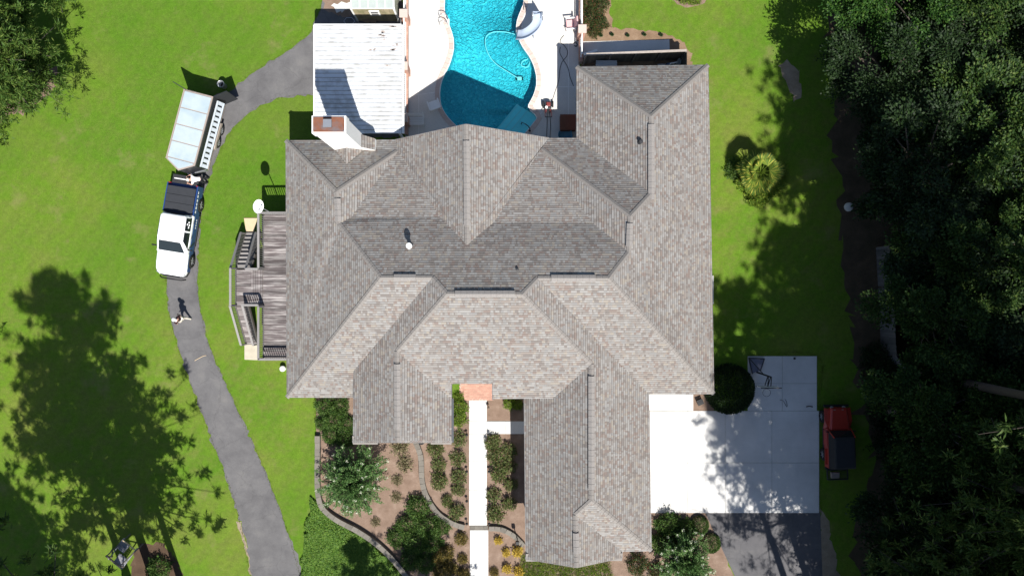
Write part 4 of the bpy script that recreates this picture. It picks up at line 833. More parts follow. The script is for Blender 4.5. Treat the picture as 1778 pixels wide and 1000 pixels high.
MB().box((0,1.86,.62), (1.5,.14,.14)).build('front_bumper', m_black, jp, bevel=.02); MB().box((0,1.77,.83), (.9,.03,.34)).build('grille', m_red, jp); MB().box((0,-1.93,.6), (1.5,.14,.14)).build('rear_bumper', m_black, jp, bevel=.02)
for k in range(7): MB().bar((-.62,-2.1-k*.085,.56),(.62,-2.1-k*.085,.56),.03,.03).build('rack_bar', m_dkmetal, jp)
for y in (-2.05,-2.65): MB().bar((-.62,y,.6),(.62,y,.6),.05,.1).build('rack_frame', m_dkmetal, jp)
for x in (-.62,.62): MB().bar((x,-1.95,.58),(x,-2.65,.58),.05,.1).build('rack_frame', m_dkmetal, jp)
MB().box((-.2,-2.35,.68), (.5,.36,.2)).build('rack_box', M('rack_grey', (.2,.17,.15), .8), jp, bevel=.02)
for x, y in ((.2,1.74),(-.3,1.74)): MB().box((x,y-.05,1.075), (.12,.04,.03)).build('hood_latch', m_steel, jp)
MB().bar((-.45,.42,1.17),(.1,.44,1.17),.03).build('wiper', m_black, jp)
# basketball hoop
bh = thing('basketball_hoop', 'portable basketball hoop with dark frame on the shaded concrete pad', 'basketball hoop', (15.14, -5.2, 0))
MB().prism([(-.52,.88),(.44,.82),(.2,.12),(-.3,-.08)], .03, .2).build('base_tank', M('base_grey', (.13,.14,.19), .5, .15, 3), bh, bevel=.03)
for a, b in (((-.52,.9,.22),(.44,.84,.22)),((-.52,.9,.22),(-.3,-.1,.22)),((.44,.84,.22),(.2,.1,.22)),((-.5,.86,.22),(0,.03,1.25))): MB().bar(a, b, .045).build('base_frame', m_dkmetal, bh)
MB().tube([(0,0,.15),(0,0,2.45)], .05, 10).build('pole', m_dkmetal, bh)
for dz, s in ((0,-.09),(0,.09),(.45,-.09),(.45,.09)): MB().bar((s,0,2.3+dz*.25),(-.4+s,-.42,2.98+dz), .04).build('arm', m_dkmetal, bh)
MB().box((-.42,-.47,3.4), (1.12,.035,.82)).build('backboard', M('backboard', (.5,.52,.55), .2), bh)
for z in (2.98,3.82): MB().box((-.42,-.472,z), (1.18,.05,.04)).build('backboard_frame', m_dkmetal, bh)
MB().tube([(-.42+.225*math.cos(a),-.84+.225*math.sin(a),3.05) for a in np.linspace(0,2*math.pi,25)], .012, 6, False).build('rim', m_dkmetal, bh, True); MB().bar((-.42,-.49,3.05),(-.42,-.62,3.05),.12,.03).build('rim_bracket', m_dkmetal, bh)
nm = MB()
for k in range(12):
    a = k*math.pi/6; b = a+.26; nm.tube([(-.42+.22*math.cos(a),-.84+.22*math.sin(a),3.04),(-.42+.13*math.cos(b),-.84+.13*math.sin(b),2.65)], .006, 4)
nm.build('net', m_white, bh, kind='stuff')
tag(MB().tube([P(*q,.05) for q in smooth_line([(1363,693),(1366,698),(1366,706),(1360,696),(1354,694)], 4)], .012, 5).build('cord', m_black), 'thin dark cord lying on the upper concrete pad', 'cord')
gtube('branch_litter', 'dark twig on the concrete near the pad edge', 'twig', [(1400,706),(1405,705),(1411,706)], .03, m_bark, .06)
tag(MB().lathe((*G(1379,622),.03), [(0,.08),(.06,.08),(.07,0)], 10).build('drain_cap', m_black), 'small dark drain cap on the upper concrete pad', 'drain cap')
# wooden forest fence
t = thing('board_fence', 'tall weathered board fence at the forest edge in shade', 'fence', (0, 0, 0))
pts = [np.array(G(1521,430)), np.array(G(1525,500)), np.array(G(1530,612)), np.array(G(1552,645))]; me = MB().box((0,0,.9), (.025,.135,1.8)).me('picket', M('grey_picket', (.085,.085,.09), .9, .3, 5, rnd=.3))
for a, b in zip(pts[:-1], pts[1:]):
    d = b-a; L = np.linalg.norm(d); an = math.atan2(d[1], d[0])-math.pi/2
    for i in range(int(L/.142)): q = a+d*((i+.5)*.142/L); link('picket', me, t, (q[0], q[1], random.uniform(-.04,.02)), an)
    for z in (.4,1.4): MB().bar((a[0]+.05,a[1],z),(b[0]+.05,b[1],z),.05,.09).build('rail', m_fence, t)
for q in pts: MB().box((q[0]+.1,q[1],.85),(.1,.1,1.7)).build('post', m_fence, t)
tag(MB().lathe((*G(1472,360),0), [(0,.3),(.15,.29),(.26,.2),(.28,.08),(.24,0)], 18).build('pale_boulder', M('pale_stone', (.45,.45,.43), .9, .2, 4), None, True), 'pale round stone at the dark forest edge', 'stone')
# weathered lawn swing in the lower left shade
t = thing('lawn_swing', 'grey weathered lawn swing in the tree shade at lower left', 'lawn swing', (*G(221,956), 0), R(-38))
m_gw = M('grey_wood', (.2,.2,.22), .9, .25, 6, rnd=.15)
for k in range(6): MB().box((.15,-.75+k*.13,.5+k*.012), (.62,.115,.025)).build('seat_slat', m_gw, t); MB().box((-.25,.25+k*.1,.75-k*.02), (.6,.09,.025), ).build('canopy_slat', m_gw, t)
for sx in (-.5,.5):
    MB().bar((sx,-.9,0),(sx,-.1,1.5),.06).build('frame_leg', m_fence, t); MB().bar((sx,.95,0),(sx,-.1,1.5),.06).build('frame_leg', m_fence, t); MB().bar((sx,-.85,.45),(sx,.9,.65),.05).build('side_rail', m_gw, t)
MB().bar((-.55,-.1,1.5),(.55,-.1,1.5),.07).build('top_beam', m_fence, t); MB().bar((-.5,.8,.75),(.5,.8,.75),.05).build('cross_rail', m_ply, t)
# ------------------------------------------------------------------ people
def skin_obj(name, parent, joints, edges, mat, root=0, sub=2):
    ks = list(joints); me = bpy.data.meshes.new(name); me.from_pydata([joints[k][0] for k in ks], [(ks.index(a), ks.index(b)) for a, b in edges], []); me.materials.append(mat)
    o = link(name, me, parent); o.modifiers.new('skin', 'SKIN').use_smooth_shade = True
    for i, k in enumerate(ks):
        r = joints[k][1]; sv = me.skin_vertices[0].data[i]; sv.radius = (r, r) if not hasattr(r, '__len__') else r; sv.use_root = (i == root)
    s = o.modifiers.new('sub', 'SUBSURF'); s.levels = 1; s.render_levels = sub; return o
def person(label, loc, rz, J, shirt, legs, shoe, hatm, hat_brim=True):
    t = thing('person', label, 'person', loc, rz)
    rad = dict(pel=(.13,.1), wai=(.12,.09), chs=(.15,.1), nek=.055, hed=(.085,.1), top=(.06,.07), shL=.06, elL=.045, wrL=.032, shR=.06, elR=.045, wrR=.032, hpL=.09, knL=.062, anL=.042, toL=.035, hpR=.09, knR=.062, anR=.042, toR=.035, hdL=.03, hdR=.03)
    jj = {k: (J[k], rad[k]) for k in J}
    E_ = [('pel','wai'),('wai','chs'),('chs','nek'),('nek','hed'),('hed','top')]
    for s in 'LR': E_ += [('chs','sh'+s),('sh'+s,'el'+s),('el'+s,'wr'+s),('wr'+s,'hd'+s),('pel','hp'+s),('hp'+s,'kn'+s),('kn'+s,'an'+s),('an'+s,'to'+s)]
    body = skin_obj('body', t, jj, E_, m_skin)
    for s in 'LR':                                      # fingers and thumb
        w = Vector(J['hd'+s]); d = (w-Vector(J['wr'+s])).normalized(); sd = d.cross(Vector((.3,.2,1))).normalized(); fm = MB()
        for k in range(4):
            o = w+sd*(-.03+.02*k); ln = (.06,.075,.07,.055)[k]; fm.tube([o-d*.02,o+d*ln*.6,o+d*ln-Vector((0,0,.02))],[.01,.009,.007],6)
        fm.tube([w-d*.03-sd*.03,w+d*.0-sd*.055,w+d*.03-sd*.06],[.011,.01,.008],6); fm.build('fingers', m_skin, body, True)
    def sub(name, ks, ed, mat, g): return skin_obj(name, t, {k: (J[k], tuple(x*g+.008 for x in (rad[k] if hasattr(rad[k], '__len__') else (rad[k],)*2))) for k in ks}, ed, mat)
    mid = {s: tuple((Vector(J['sh'+s])*.25+Vector(J['el'+s])*.75)) for s in 'LR'}
    J2 = dict(J); J2['mL'] = mid['L']; J2['mR'] = mid['R']; J['mL'] = mid['L']; J['mR'] = mid['R']; rad['mL'] = rad['mR'] = .055
    sub('shirt', ['wai','chs','pel','shL','mL','shR','mR'], [('wai','chs'),('wai','pel'),('chs','shL'),('shL','mL'),('chs','shR'),('shR','mR')], shirt, 1.12)
    sub('trousers', ['pel','hpL','knL','anL','hpR','knR','anR'], [('pel','hpL'),('hpL','knL'),('knL','anL'),('pel','hpR'),('hpR','knR'),('knR','anR')], legs, 1.1)
    for s in 'LR':
        a = Vector(J['an'+s]); b = Vector(J['to'+s]); MB().loft([[tuple(p+Vector(q)) for q in ((-.05,0,-.04),(.05,0,-.04),(.045,0,.05),(-.045,0,.05))] for p in (a-(b-a)*.35, a+(b-a)*.4, b+(b-a)*.15)]).build('shoe', shoe, t, True, .02)
    h = Vector(J['top']); hd = Vector(J['hed']); u = (h-hd).normalized(); q = u.to_track_quat('Z','Y').to_matrix().to_4x4(); m = Matrix.Translation(hd+u*.03) @ q
    cp = MB().lathe((0,0,0), [(.118,-.01),(.122,.03),(.112,.075),(.08,.115),(.03,.13),(0,.132)], 18)
    if hat_brim: cp.add([(-.09,.08,.02),(.09,.08,.02),(.06,.2,.0),(-.06,.2,.0),(-.09,.08,.03),(.09,.08,.03),(.06,.2,.01),(-.06,.2,.01)], [(0,1,2,3),(4,7,6,5),(2,6,7,3),(0,3,7,4),(1,5,6,2)])
    cp.v = [tuple(m @ Vector(p)) for p in cp.v]; cp.build('cap', hatm, t, True)
    fm = Matrix.Translation(hd) @ q; e = MB(); e.add([(0,.1,.02),(-.015,.1,-.03),(.015,.1,-.03),(0,.13,-.025)], [(0,1,3),(0,3,2),(1,2,3)])
    for sx in (-1,1): e.box((sx*.092,0,-.01),(.02,.035,.06))
    e.v = [tuple(fm @ Vector(p)) for p in e.v]; e.build('nose_and_ears', m_skin, body, True)
    f2 = MB()
    for sx in (-1,1): f2.box((sx*.033,.094,.012),(.022,.012,.01))
    f2.box((0,.094,-.062),(.045,.012,.01)); f2.v = [tuple(fm @ Vector(p)) for p in f2.v]; f2.build('eyes_and_mouth', m_black, body)
    hr = MB().lathe((0,-.01,0), [(.1,-.07),(.108,-.02),(.108,.03)], 14); hr.v = [tuple(fm @ Vector(p)) for p in hr.v if True]
    hr.f = [q_ for q_ in hr.f if all((fm.inverted() @ Vector(hr.v[i])).y < .02 for i in q_)]; hr.build('hair', m_bark, t, True)
    return t
J1_ = dict(pel=(0,0,.95), wai=(0,.01,1.1), chs=(0,0,1.33), nek=(0,.02,1.5), hed=(0,.04,1.6), top=(0,.045,1.68), shL=(-.19,0,1.4), elL=(-.27,-.06,1.13), wrL=(-.25,.1,.93), hdL=(-.24,.15,.87), shR=(.19,0,1.4), elR=(.27,-.02,1.12), wrR=(.25,.16,.98), hdR=(.23,.23,.96),
           hpL=(-.1,0,.9), knL=(-.11,.14,.5), anL=(-.11,.16,.09), toL=(-.12,.32,.045), hpR=(.1,0,.9), knR=(.11,-.06,.5), anR=(.11,-.26,.11), toR=(.12,-.11,.045))
person('person in white cap and dark maroon shirt walking on the asphalt driveway', (-20.17, -1.9, 0), R(65), J1_, M('maroon_shirt', (.035,.012,.016), .9, .2, 9), M('stone_trousers', (.55,.5,.43), .9), M('pale_shoe', (.5,.47,.4), .8), m_white)
J2_ = dict(pel=(0,0,.93), wai=(0,.12,1.03), chs=(0,.34,1.13), nek=(0,.48,1.17), hed=(0,.57,1.16), top=(0,.63,1.19), shL=(-.18,.36,1.16), elL=(-.3,.5,1.02), wrL=(-.2,.68,1.0), hdL=(-.16,.75,.99), shR=(.18,.36,1.16), elR=(.32,.46,1.02), wrR=(.26,.66,1.0), hdR=(.22,.73,.99),
           hpL=(-.1,-.02,.88), knL=(-.12,.04,.48), anL=(-.13,-.08,.09), toL=(-.14,.09,.045), hpR=(.1,-.02,.88), knR=(.14,.0,.48), anR=(.16,-.2,.09), toR=(.17,-.04,.045))
person('person in white shirt leaning over the open pickup tailgate', (-18.95, 6.62, 0), R(98), J2_, M('white_shirt', (.72,.71,.7), .9), M('black_trousers', (.016,.016,.02), .9), m_black, M('cap_pale', (.6,.55,.48), .9))
# ------------------------------------------------------------------ plants
def unit(a): return a/np.maximum(np.linalg.norm(a, axis=1, keepdims=True), 1e-9)
def leaf_mesh(name, C, D, l, w, mat, fold=.25, up=None):
    n = len(C); D = unit(D); r = rng.normal(size=(n, 3))
    if up is not None: r = r*.45+np.asarray(up)
    S = unit(np.cross(D, r)); Nn = np.cross(S, D); l = np.broadcast_to(l, n)[:, None]; w = np.broadcast_to(w, n)[:, None]
    V = np.stack([C-D*l*.5, C+S*w*.5-Nn*w*fold, C+D*l*.5, C-S*w*.5-Nn*w*fold], 1).reshape(-1, 3).astype(np.float32)
    me = bpy.data.meshes.new(name); me.vertices.add(4*n); me.vertices.foreach_set('co', V.ravel()); me.loops.add(4*n); me.loops.foreach_set('vertex_index', np.arange(4*n, dtype=np.int32))
    me.polygons.add(n); me.polygons.foreach_set('loop_start', np.arange(0, 4*n, 4, dtype=np.int32)); me.update(calc_edges=True); me.materials.append(mat); return me
def sph(n):
    return unit(rng.normal(size=(n, 3)))
def oak(R_, z0, z1, nc, nl, mat, lsize=.2):
    zc = (z0+z1)/2; hz = (z1-z0)/2; C = []; D = []; limb = MB()
    limb.tube([(0,0,-.1),(.08,.05,z0*.5),(0,0,z0),(.15,-.1,zc),(0,.1,z1*.88)], [R_*.075,R_*.06,R_*.05,R_*.03,R_*.01], 9)
    u = sph(nc); u[:, 2] = np.where(u[:, 2] < -.5, -u[:, 2], u[:, 2]); rr = rng.uniform(.45, 1, nc)**.6
    lob = 1+.22*np.sin(3*np.arctan2(u[:, 1], u[:, 0])+rng.uniform(0, 6))+.14*np.sin(7*np.arctan2(u[:, 1], u[:, 0]))
    cc = u*rr[:, None]*np.array([R_, R_, hz])*lob[:, None]; cc[:, 2] += zc
    for i in range(nc):
        c = cc[i]; k = rng.uniform(.55, 1.15)*R_*.2; m = int(nl*rng.uniform(.6, 1.4)); d = sph(m); d[:, 2] = np.abs(d[:, 2])*.75+.05*d[:, 2]; out = unit(np.array([[c[0], c[1], .35*(c[2]-zc)+.6]]))
        q = c+d*k*rng.uniform(.35, 1.05, (m, 1))*np.array([1.25, 1.25, .6])+out*rng.uniform(-.3, .7, (m, 1))*k
        C.append(q); D.append(unit(d+out*.8+rng.normal(0, .5, (m, 3))-np.array([0, 0, .25])))
        if i % 2 == 0:
            s = np.array([0, 0, rng.uniform(z0*.8, zc)]); mid = (s+c)/2+np.array([0, 0, .25]); limb.tube([tuple(s), tuple(mid), tuple(c)], [R_*.022, R_*.013, R_*.004], 5)
    C = np.concatenate(C); D = np.concatenate(D)
    return limb.me('trunk', m_bark, True), leaf_mesh('crown', C, D, rng.uniform(.7, 1.5, len(C))*lsize, rng.uniform(.4, .8, len(C))*lsize, mat, up=(0, 0, 1.2))
def pine(h, zb, R_, nb, mat, tuft=34, spread=1.0, dens=7, wd=1.0):
    limb = MB(); limb.tube([(0,0,-.1),(.1,.0,h*.35),(-.05,.1,h*.7),(0,0,h)], [.27,.22,.14,.03], 9); C = []; D = []
    for i in range(nb):
        f = rng.uniform(0, 1); z = zb+(h-zb)*f; L = R_*(1-f)**.55*rng.uniform(.45, 1.1)*spread+.35; a = rng.uniform(0, 6.28); d = np.array([math.cos(a), math.sin(a), 0])
        e = np.array([0, 0, z])+d*L+np.array([0, 0, L*rng.uniform(-.05, .35)]); md = np.array([0, 0, z])*.5+e*.5-np.array([0, 0, .05*L]); limb.tube([(0,0,z), tuple(md), tuple(e)], [.055, .035, .012], 5)
        for k in range(dens):
            s = rng.uniform(.35, 1.05); c = np.array([0, 0, z])*(1-s)+e*s+rng.normal(0, .14+.075*L, 3)*np.array([1, 1, .6]); m = tuft; dd = sph(m)+d*.5+np.array([0, 0, .25])
            dd = unit(dd); C.append(c+dd*.2*rng.uniform(.3, 1.4, (m, 1))+rng.normal(0, .09, (m, 3))); D.append(dd)
    C = np.concatenate(C); D = np.concatenate(D); n = len(C)
    return limb.me('trunk', m_pinebark, True), leaf_mesh('crown', C, D, rng.uniform(.2, .36, n)*(1+(wd-1)*.5), rng.uniform(.035, .06, n)*wd, mat)
def place_tree(name, label, cat, var, loc, s=1, rz=0, group=None, sz=None):
    t = thing(name, label, cat, (loc[0], loc[1], 0), rz, group); sc_ = (s, s, sz or s)
    link('trunk', var[0], t, scale=sc_); link('crown', var[1], t, scale=sc_); return t
OAK = [oak(4.2, 4.2, 11.5, 76, 470, m_oakleaf, .17), oak(3.8, 3.6, 10.5, 64, 450, m_oakleaf2, .18), oak(4.4, 3.2, 9.0, 70, 430, m_darkleaf, .17)]
PINE4 = pine(26, 15.5, 5.4, 80, m_needle, 36, 1, 7, 1.5)
PINE3 = pine(25, 11.5, 4.6, 80, m_needle, 26, 1, 6, 1.3)
PINE = [pine(24, 8.5, 6.0, 98, m_needle, 40, 1, 8, 1.7), pine(20, 7.5, 5.2, 74, m_needle, 40, 1, 7, 1.6), pine(8.5, 2.0, 4.2, 90, M_leaf('bright_needle', [(0, (.045, .1, .016)), (.6, (.085, .16, .026)), (1, (.15, .2, .04))], .25), 34, 1, 12, 1.2), PINE3, PINE4]
rows = ((20.9, 'nearest'), (25.4, 'second'), (29.3, 'third'), (33.2, 'farthest')); 
for ri, (X0, nm_) in enumerate(rows):
    ys = [y for y in np.arange(20.5, -21, -4.5)]
    for i, y0_ in enumerate(ys):
        y = y0_+rng.uniform(-1, 1)+(2.2 if ri % 2 else 0); x = X0+rng.uniform(-.8, .8)
        if ri == 0 and y < 2: x += 2.4
        if ri == 0 and 1 < y < 9: x += .9
        if ri == 1 and y < 2: x += 1.0
        v_ = int(rng.integers(0, 3)); s = rng.uniform(.82, 1.1)
        if ri == 0: s *= .95
        place_tree('broadleaf_tree', 'leafy forest tree, %s from the top in the %s row right of the lawn' % (ORD[i], nm_), 'tree', OAK[v_], (x, y), s, rng.uniform(0, 6.28), 'forest trees on the right')
pn = [((268,1004),1.08,0,'tall pine rising from the red pine straw at lower left'),((318,1020),.86,1,'pine just right of the lower left pine straw'),((232,1030),.98,1,'pine below the grey lawn swing'),
      ((110,1190),.72,0,'pine beyond the lower left corner shading the grass'),((90,1120),.6,0,'pine shading the lower left corner'),((10,1130),.62,0,'pine farther left beyond the lower left corner'),
      ((800,1165),.6,1,'pine beyond the lower edge below the front walk'),((700,1190),.62,1,'pine beyond the lower edge left of the front walk'),((1432,1085),.86,3,'tall pine below the concrete drive throwing trunk shadows'),((1492,1120),.95,3,'tall pine right of the drive beyond the lower edge'),((1510,975),.95,3,'tall pine in the shade behind the red car'),((1556,905),.9,0,'tall pine beside the undergrowth right of the red car'),((1590,985),1.0,0,'tall pine at the lower right edge of the grass'),((1500,935),.78,0,'pine shading the grass behind the red car'),((1454,1012),1.0,4,'tall high crowned pine below the drive whose shade reaches the east lawn'),((1520,1030),.95,3,'tall high crowned pine right of the gravel verge'),((1550,930),1.0,4,'tall high crowned pine in the lower right shade'),((1562,765),1.0,4,'tall high crowned pine among the undergrowth bushes'),((1566,640),1.0,4,'tall high crowned pine near the end of the board fence'),((1405,1130),.9,3,'tall pine straight below the asphalt apron'),((1600,800),.95,0,'tall pine among the dark bushes right of the red car')]
for i, (q, s, v_, lb) in enumerate(pn): place_tree('pine_tree', lb, 'tree', PINE[v_], G(*q), s, rng.uniform(0, 6.28), 'tall pines')
for i, (x, y, s) in enumerate(((28.8,-21,1.8),(33,-23,1.9),(28.5,-29,1.9),(33.5,-30,2.0),(37,-16,1.8),(38,-6,1.8),(29.5,-13.5,1.5))):
    place_tree('broadleaf_tree', 'tall broad tree, %s of the big ones beyond the lower right corner' % ORD[i], 'tree', OAK[i % 3], (x, y), s, i*1.3, 'big trees at the lower right')
for q, s, lb in (((73,147),.95,'spreading pine at the upper left with leaning grey trunk, nearest the lawn'),((52,106),.9,'spreading pine behind the other at the upper left corner'),((-70,250),.9,'spreading pine left of the upper left straw bed'),((-75,650),.85,'spreading pine beyond the left edge at mid height'),((120,-40),.8,'spreading pine beyond the top left edge')): place_tree('pine_tree', lb, 'tree', PINE[2], G(*q), s, rng.uniform(0, 6.28), 'spreading pines')
# shrubs
def bush(r, h, n, mat, ls, lump=.18, dense=.75, k=9):
    u = sph(n); u[:, 2] = np.abs(u[:, 2]); b = sph(k); b[:, 2] = np.abs(b[:, 2]); lm = 1+lump*np.max(u @ b.T-.55, 1)*2-lump*.4
    q = u*(rng.uniform(dense**2, 1, n)**.5*lm)[:, None]*np.array([r, r, h]); q[:, 2] += .03
    if dense < .7:                                     # loose sprigs beyond the outline
        ns_ = int(n*.22); sp_ = sph(16); sp_[:, 2] = np.abs(sp_[:, 2]); pick = sp_[rng.integers(0, 16, ns_)]
        q[:ns_] = pick*rng.uniform(.8, 1.38, (ns_, 1))*np.array([r, r, h])+rng.normal(0, r*.07, (ns_, 3)); q[:, 2] = np.maximum(q[:, 2], .02)
    st = MB()
    for i in range(6): a = i*1.05; st.tube([(0,0,-.02),(.5*r*math.cos(a),.5*r*math.sin(a),h*.6)], [.02,.008], 5)
    return st.me('stem', m_bark), leaf_mesh('foliage', q, u+rng.normal(0, .6, (n, 3))+np.array([0, 0, .2]), rng.uniform(.7, 1.4, n)*ls, rng.uniform(.4, .75, n)*ls, mat, up=(0, 0, .8))
B = dict(rose=[bush(.45,.5,1000,m_rose,.085,.5,.2,12), bush(.45,.45,900,m_rose,.085,.55,.25,10)], round=[bush(.55,.65,2600,m_bush,.06,.08,.8)], big=[bush(1.5,1.7,9000,m_darkleaf,.11,.12,.8,20)],
         yellow=[bush(.27,.4,520,m_yellow,.07,.4,.3)], mustard=[bush(.45,.5,1100,m_mustard,.08,.35,.35)], dry=[bush(.48,.35,650,m_dry,.09,.6,.15)], dark=[bush(.65,.7,2300,m_bush,.085,.35,.5,12)],
         red=[bush(.8,.9,2200,m_red_leaf,.1,.4,.4,14)], lime=[bush(.5,.6,1500,m_lime,.08,.45,.4,10)], under=[bush(1.5,1.4,5500,m_darkleaf,.13,.4,.45,20)])
def shrub(kind, label, px, s, group, cat='shrub', name='shrub', sz=None):
    v_ = random.choice(B[kind]); t = thing(name, label, cat, (*G(*px), 0), random.uniform(0, 6.28), group); k = (s, s, sz or s); link('stem', v_[0], t, scale=k); link('foliage', v_[1], t, scale=k); return t
def line(kind, pts, lab, group, cat='shrub', name='shrub'):
    for i, (x, y, r) in enumerate(pts): shrub(kind, lab % ORD[i], (x, y), r/SC/(.45 if kind in ('rose','mustard') else .48 if kind == 'dry' else .27 if kind == 'yellow' else .65 if kind == 'dark' else .8 if kind == 'red' else .5 if kind == 'lime' else 1.5 if kind in ('under','big') else .55), group, cat, name)
line('rose', [(797,761,13),(795,795,13),(797,827,13),(796,849,11),(794,887,13)], 'leafy rose bush, %s from the house in the row left of the front walk', 'rose bushes in the front bed', 'rose bush', 'rose_bush')
line('rose', [(757,779,13),(762,806,12),(763,834,14),(777,869,10)], 'leafy rose bush, %s from the house in the row beside the curved kerb', 'rose bushes in the front bed', 'rose bush', 'rose_bush')
line('rose', [(856,768,14),(860,793,13),(867,820,15),(858,858,12),(860,890,14)], 'leafy rose bush, %s from the house in the row right of the front walk', 'rose bushes in the front bed', 'rose bush', 'rose_bush')
line('rose', [(882,782,14),(884,808,12),(887,840,11),(884,873,12)], 'leafy rose bush, %s from the house in the row along the garage wall shade', 'rose bushes in the front bed', 'rose bush', 'rose_bush')
line('dry', [(694,776,15),(704,806,13),(690,832,9),(688,862,9),(652,905,8)], 'dry brown low shrub, %s from the gable between flowering tree and curved kerb', 'dry shrubs')
line('yellow', [(866,937,7),(879,957,7),(899,955,9),(881,986,8),(900,990,9)], 'small golden shrub, %s from the house right of the lower front walk', 'golden shrubs', 'golden shrub', 'golden_shrub')
line('mustard', [(801,934,11),(776,958,13),(761,968,12),(781,984,14),(803,969,9),(762,992,11),(805,995,11),(858,992,8)], 'olive gold shrub, %s counted downward left of the lower front walk', 'olive gold shrubs')
line('dark', [(727,879,20),(708,912,19),(745,913,20),(688,932,15),(722,940,20),(752,940,16),(715,968,18),(768,912,14),(740,975,17)], 'dense dark green shrub, %s counted downward in the shaded bed', 'dark green bed shrubs')
line('lime', [(797,690,9),(797,706,14),(796,726,14)], 'light green leafy shrub, %s from the porch beside the left wing wall', 'light green porch shrubs')
line('dark', [(566,706,16),(590,708,17),(580,728,18),(604,735,14),(560,735,11),(575,755,14),(600,760,15)], 'green hedge shrub, %s along the corner west of the left wing', 'hedge shrubs by the left wing')
line('lime', [(884,700,10),(899,702,9)], 'small bright shrub, %s from the porch under the eave right of it', 'small porch shrubs')
line('round', [(1214,910,16),(1233,941,17)], 'clipped round boxwood, %s from the white concrete beside the asphalt', 'clipped boxwoods', 'boxwood', 'boxwood')
line('dark', [(1158,908,20),(1190,915,16),(1150,940,20),(1180,945,18)], 'dark shaded shrub, %s from the garage corner below the concrete drive', 'shaded corner shrubs')
line('red', [(1108,978,18),(1140,990,14)], 'reddish brown loose shrub, %s from the garage gable at the lower edge', 'reddish shrubs')
line('red', [(1022,5,15),(1040,10,17),(1026,34,16),(1042,44,14),(1030,58,10)], 'red tipped photinia shrub, %s from the top beside the right pool fence', 'photinia shrubs')
line('lime', [(1188,-2,11),(1206,0,11)], 'yellow green shrub, %s from the left at the top edge of the lawn', 'top edge shrubs')
shrub('big', 'large clipped round evergreen bush at the corner of the concrete pad', (1264,674), 1.0, None, 'bush', 'round_bush', .95)
shrub('dark', 'dark green bush at the upper left of the fan palm', (1276,296), .95, None)
shrub('dark', 'low bush on the pine straw at the upper left', (52,158), 1.25, None); shrub('dark', 'dark spiky bush on the red pine straw at lower left', (278,985), 1.1, None)
line('under', [(1528,632,36),(1560,665,42),(1545,700,42),(1590,720,52),(1560,760,44),(1610,790,50),(1590,680,40),(1600,660,44),(1640,720,55),(1640,830,55),(1580,860,45)], 'dark leafy undergrowth bush, %s counted downward below the board fence', 'undergrowth bushes')
line('under', [(1530,30,40),(1560,130,46),(1540,230,40),(1590,300,50),(1545,330,34),(1620,420,50),(1600,540,50),(1680,580,50),(1660,200,50),(1700,350,50),(1700,950,55),(1600,960,55)], 'shaded forest bush, %s counted downward behind the forest edge', 'forest bushes')
# flowering trees
def myrtle(r, h, ns, nl):
    st = MB(); C = []; D = []; F = []
    for i in range(ns):
        a = rng.uniform(0, 6.28); f = rng.uniform(.02, 1)**.6; L = r*f*rng.uniform(.8, 1.08); z = h*(1-.62*f*f)*rng.uniform(.85, 1.05); e = np.array([L*math.cos(a), L*math.sin(a), z]); s = np.array([.12*math.cos(a), .12*math.sin(a), h*.25]); m_ = s*.45+e*.55+np.array([0, 0, .35])
        st.tube([(0,0,0), tuple(s), tuple(m_), tuple(e)], [.05,.035,.018,.006], 5)
        tt = rng.uniform(.45, 1.03, nl)[:, None]; p = (1-tt)**2*s+2*tt*(1-tt)*m_+tt**2*e; dr = unit((e-m_)[None, :]*np.ones((nl, 1)))
        C.append(p+rng.normal(0, .075, (nl, 3))); D.append(dr+rng.normal(0, .45, (nl, 3)))
        if rng.random() < .3 and f > .35: F.append(e+np.array([0, 0, .06]))
    C = np.concatenate(C); D = np.concatenate(D); n = len(C)
    q = np.concatenate([c+rng.normal(0, .04, (22, 3)) for c in F]); 
    return st.me('trunk', m_bark), leaf_mesh('foliage', C, D, rng.uniform(.09, .16, n), rng.uniform(.035, .06, n), m_myrtle, up=(0, 0, 1)), leaf_mesh('blossoms', q, sph(len(q)), .045, .04, m_flower)
MY = [myrtle(2.3, 2.6, 230, 85), myrtle(1.9, 2.4, 170, 85)]
for i, (q, v_, lb) in enumerate((((620,826),0,'white flowering crepe myrtle in the mulch bed by the left wing'),((1183,962),1,'white flowering crepe myrtle below the garage drive corner'))):
    t = thing('flowering_tree', lb, 'tree', (*G(*q), 0)); link('trunk', MY[v_][0], t); link('crown', MY[v_][1], t); o = link('blossoms', MY[v_][2], t); o['kind'] = 'stuff'
# fan palm clump
t = thing('fan_palm', 'yellow green fan palm on the east lawn', 'palm', (14.85, 6.9, 0))
tk_ = MB().tube([(0,0,0),(.05,0,.7),(0,0,1.5)], [.2,.17,.13], 10).build('trunk', m_bark, t, True)
def frond():
    L = .75; C = []; D = []; n = 26
    for i in range(n):
        a = -1.9+3.8*i/(n-1); d = np.array([math.cos(a), math.sin(a), -.12]); l = .62*(1-.25*abs(a)/1.9); C.append(np.array([L, 0, .1])+d*l*.5-np.array([0, 0, .05])); D.append(d)
    me = leaf_mesh('frond', np.array(C), np.array(D), .64, .075, m_palm, .15, (0, 0, 3)); return me
FR = frond(); stm = MB().tube([(0,0,0),(.4,0,.1),(.76,0,.1)], [.022,.016,.012], 5).me('petiole', m_lime)
for i in range(34):
    a = i*2.399; el = R(62-72*(i/34)**.9); o = link('frond', FR, t, (0, 0, 1.5)); o.rotation_euler = (rng.uniform(-.2,.2), -el, a); k = rng.uniform(.85, 1.1); o.scale = (k, k, k)
    p = link('petiole', stm, o)
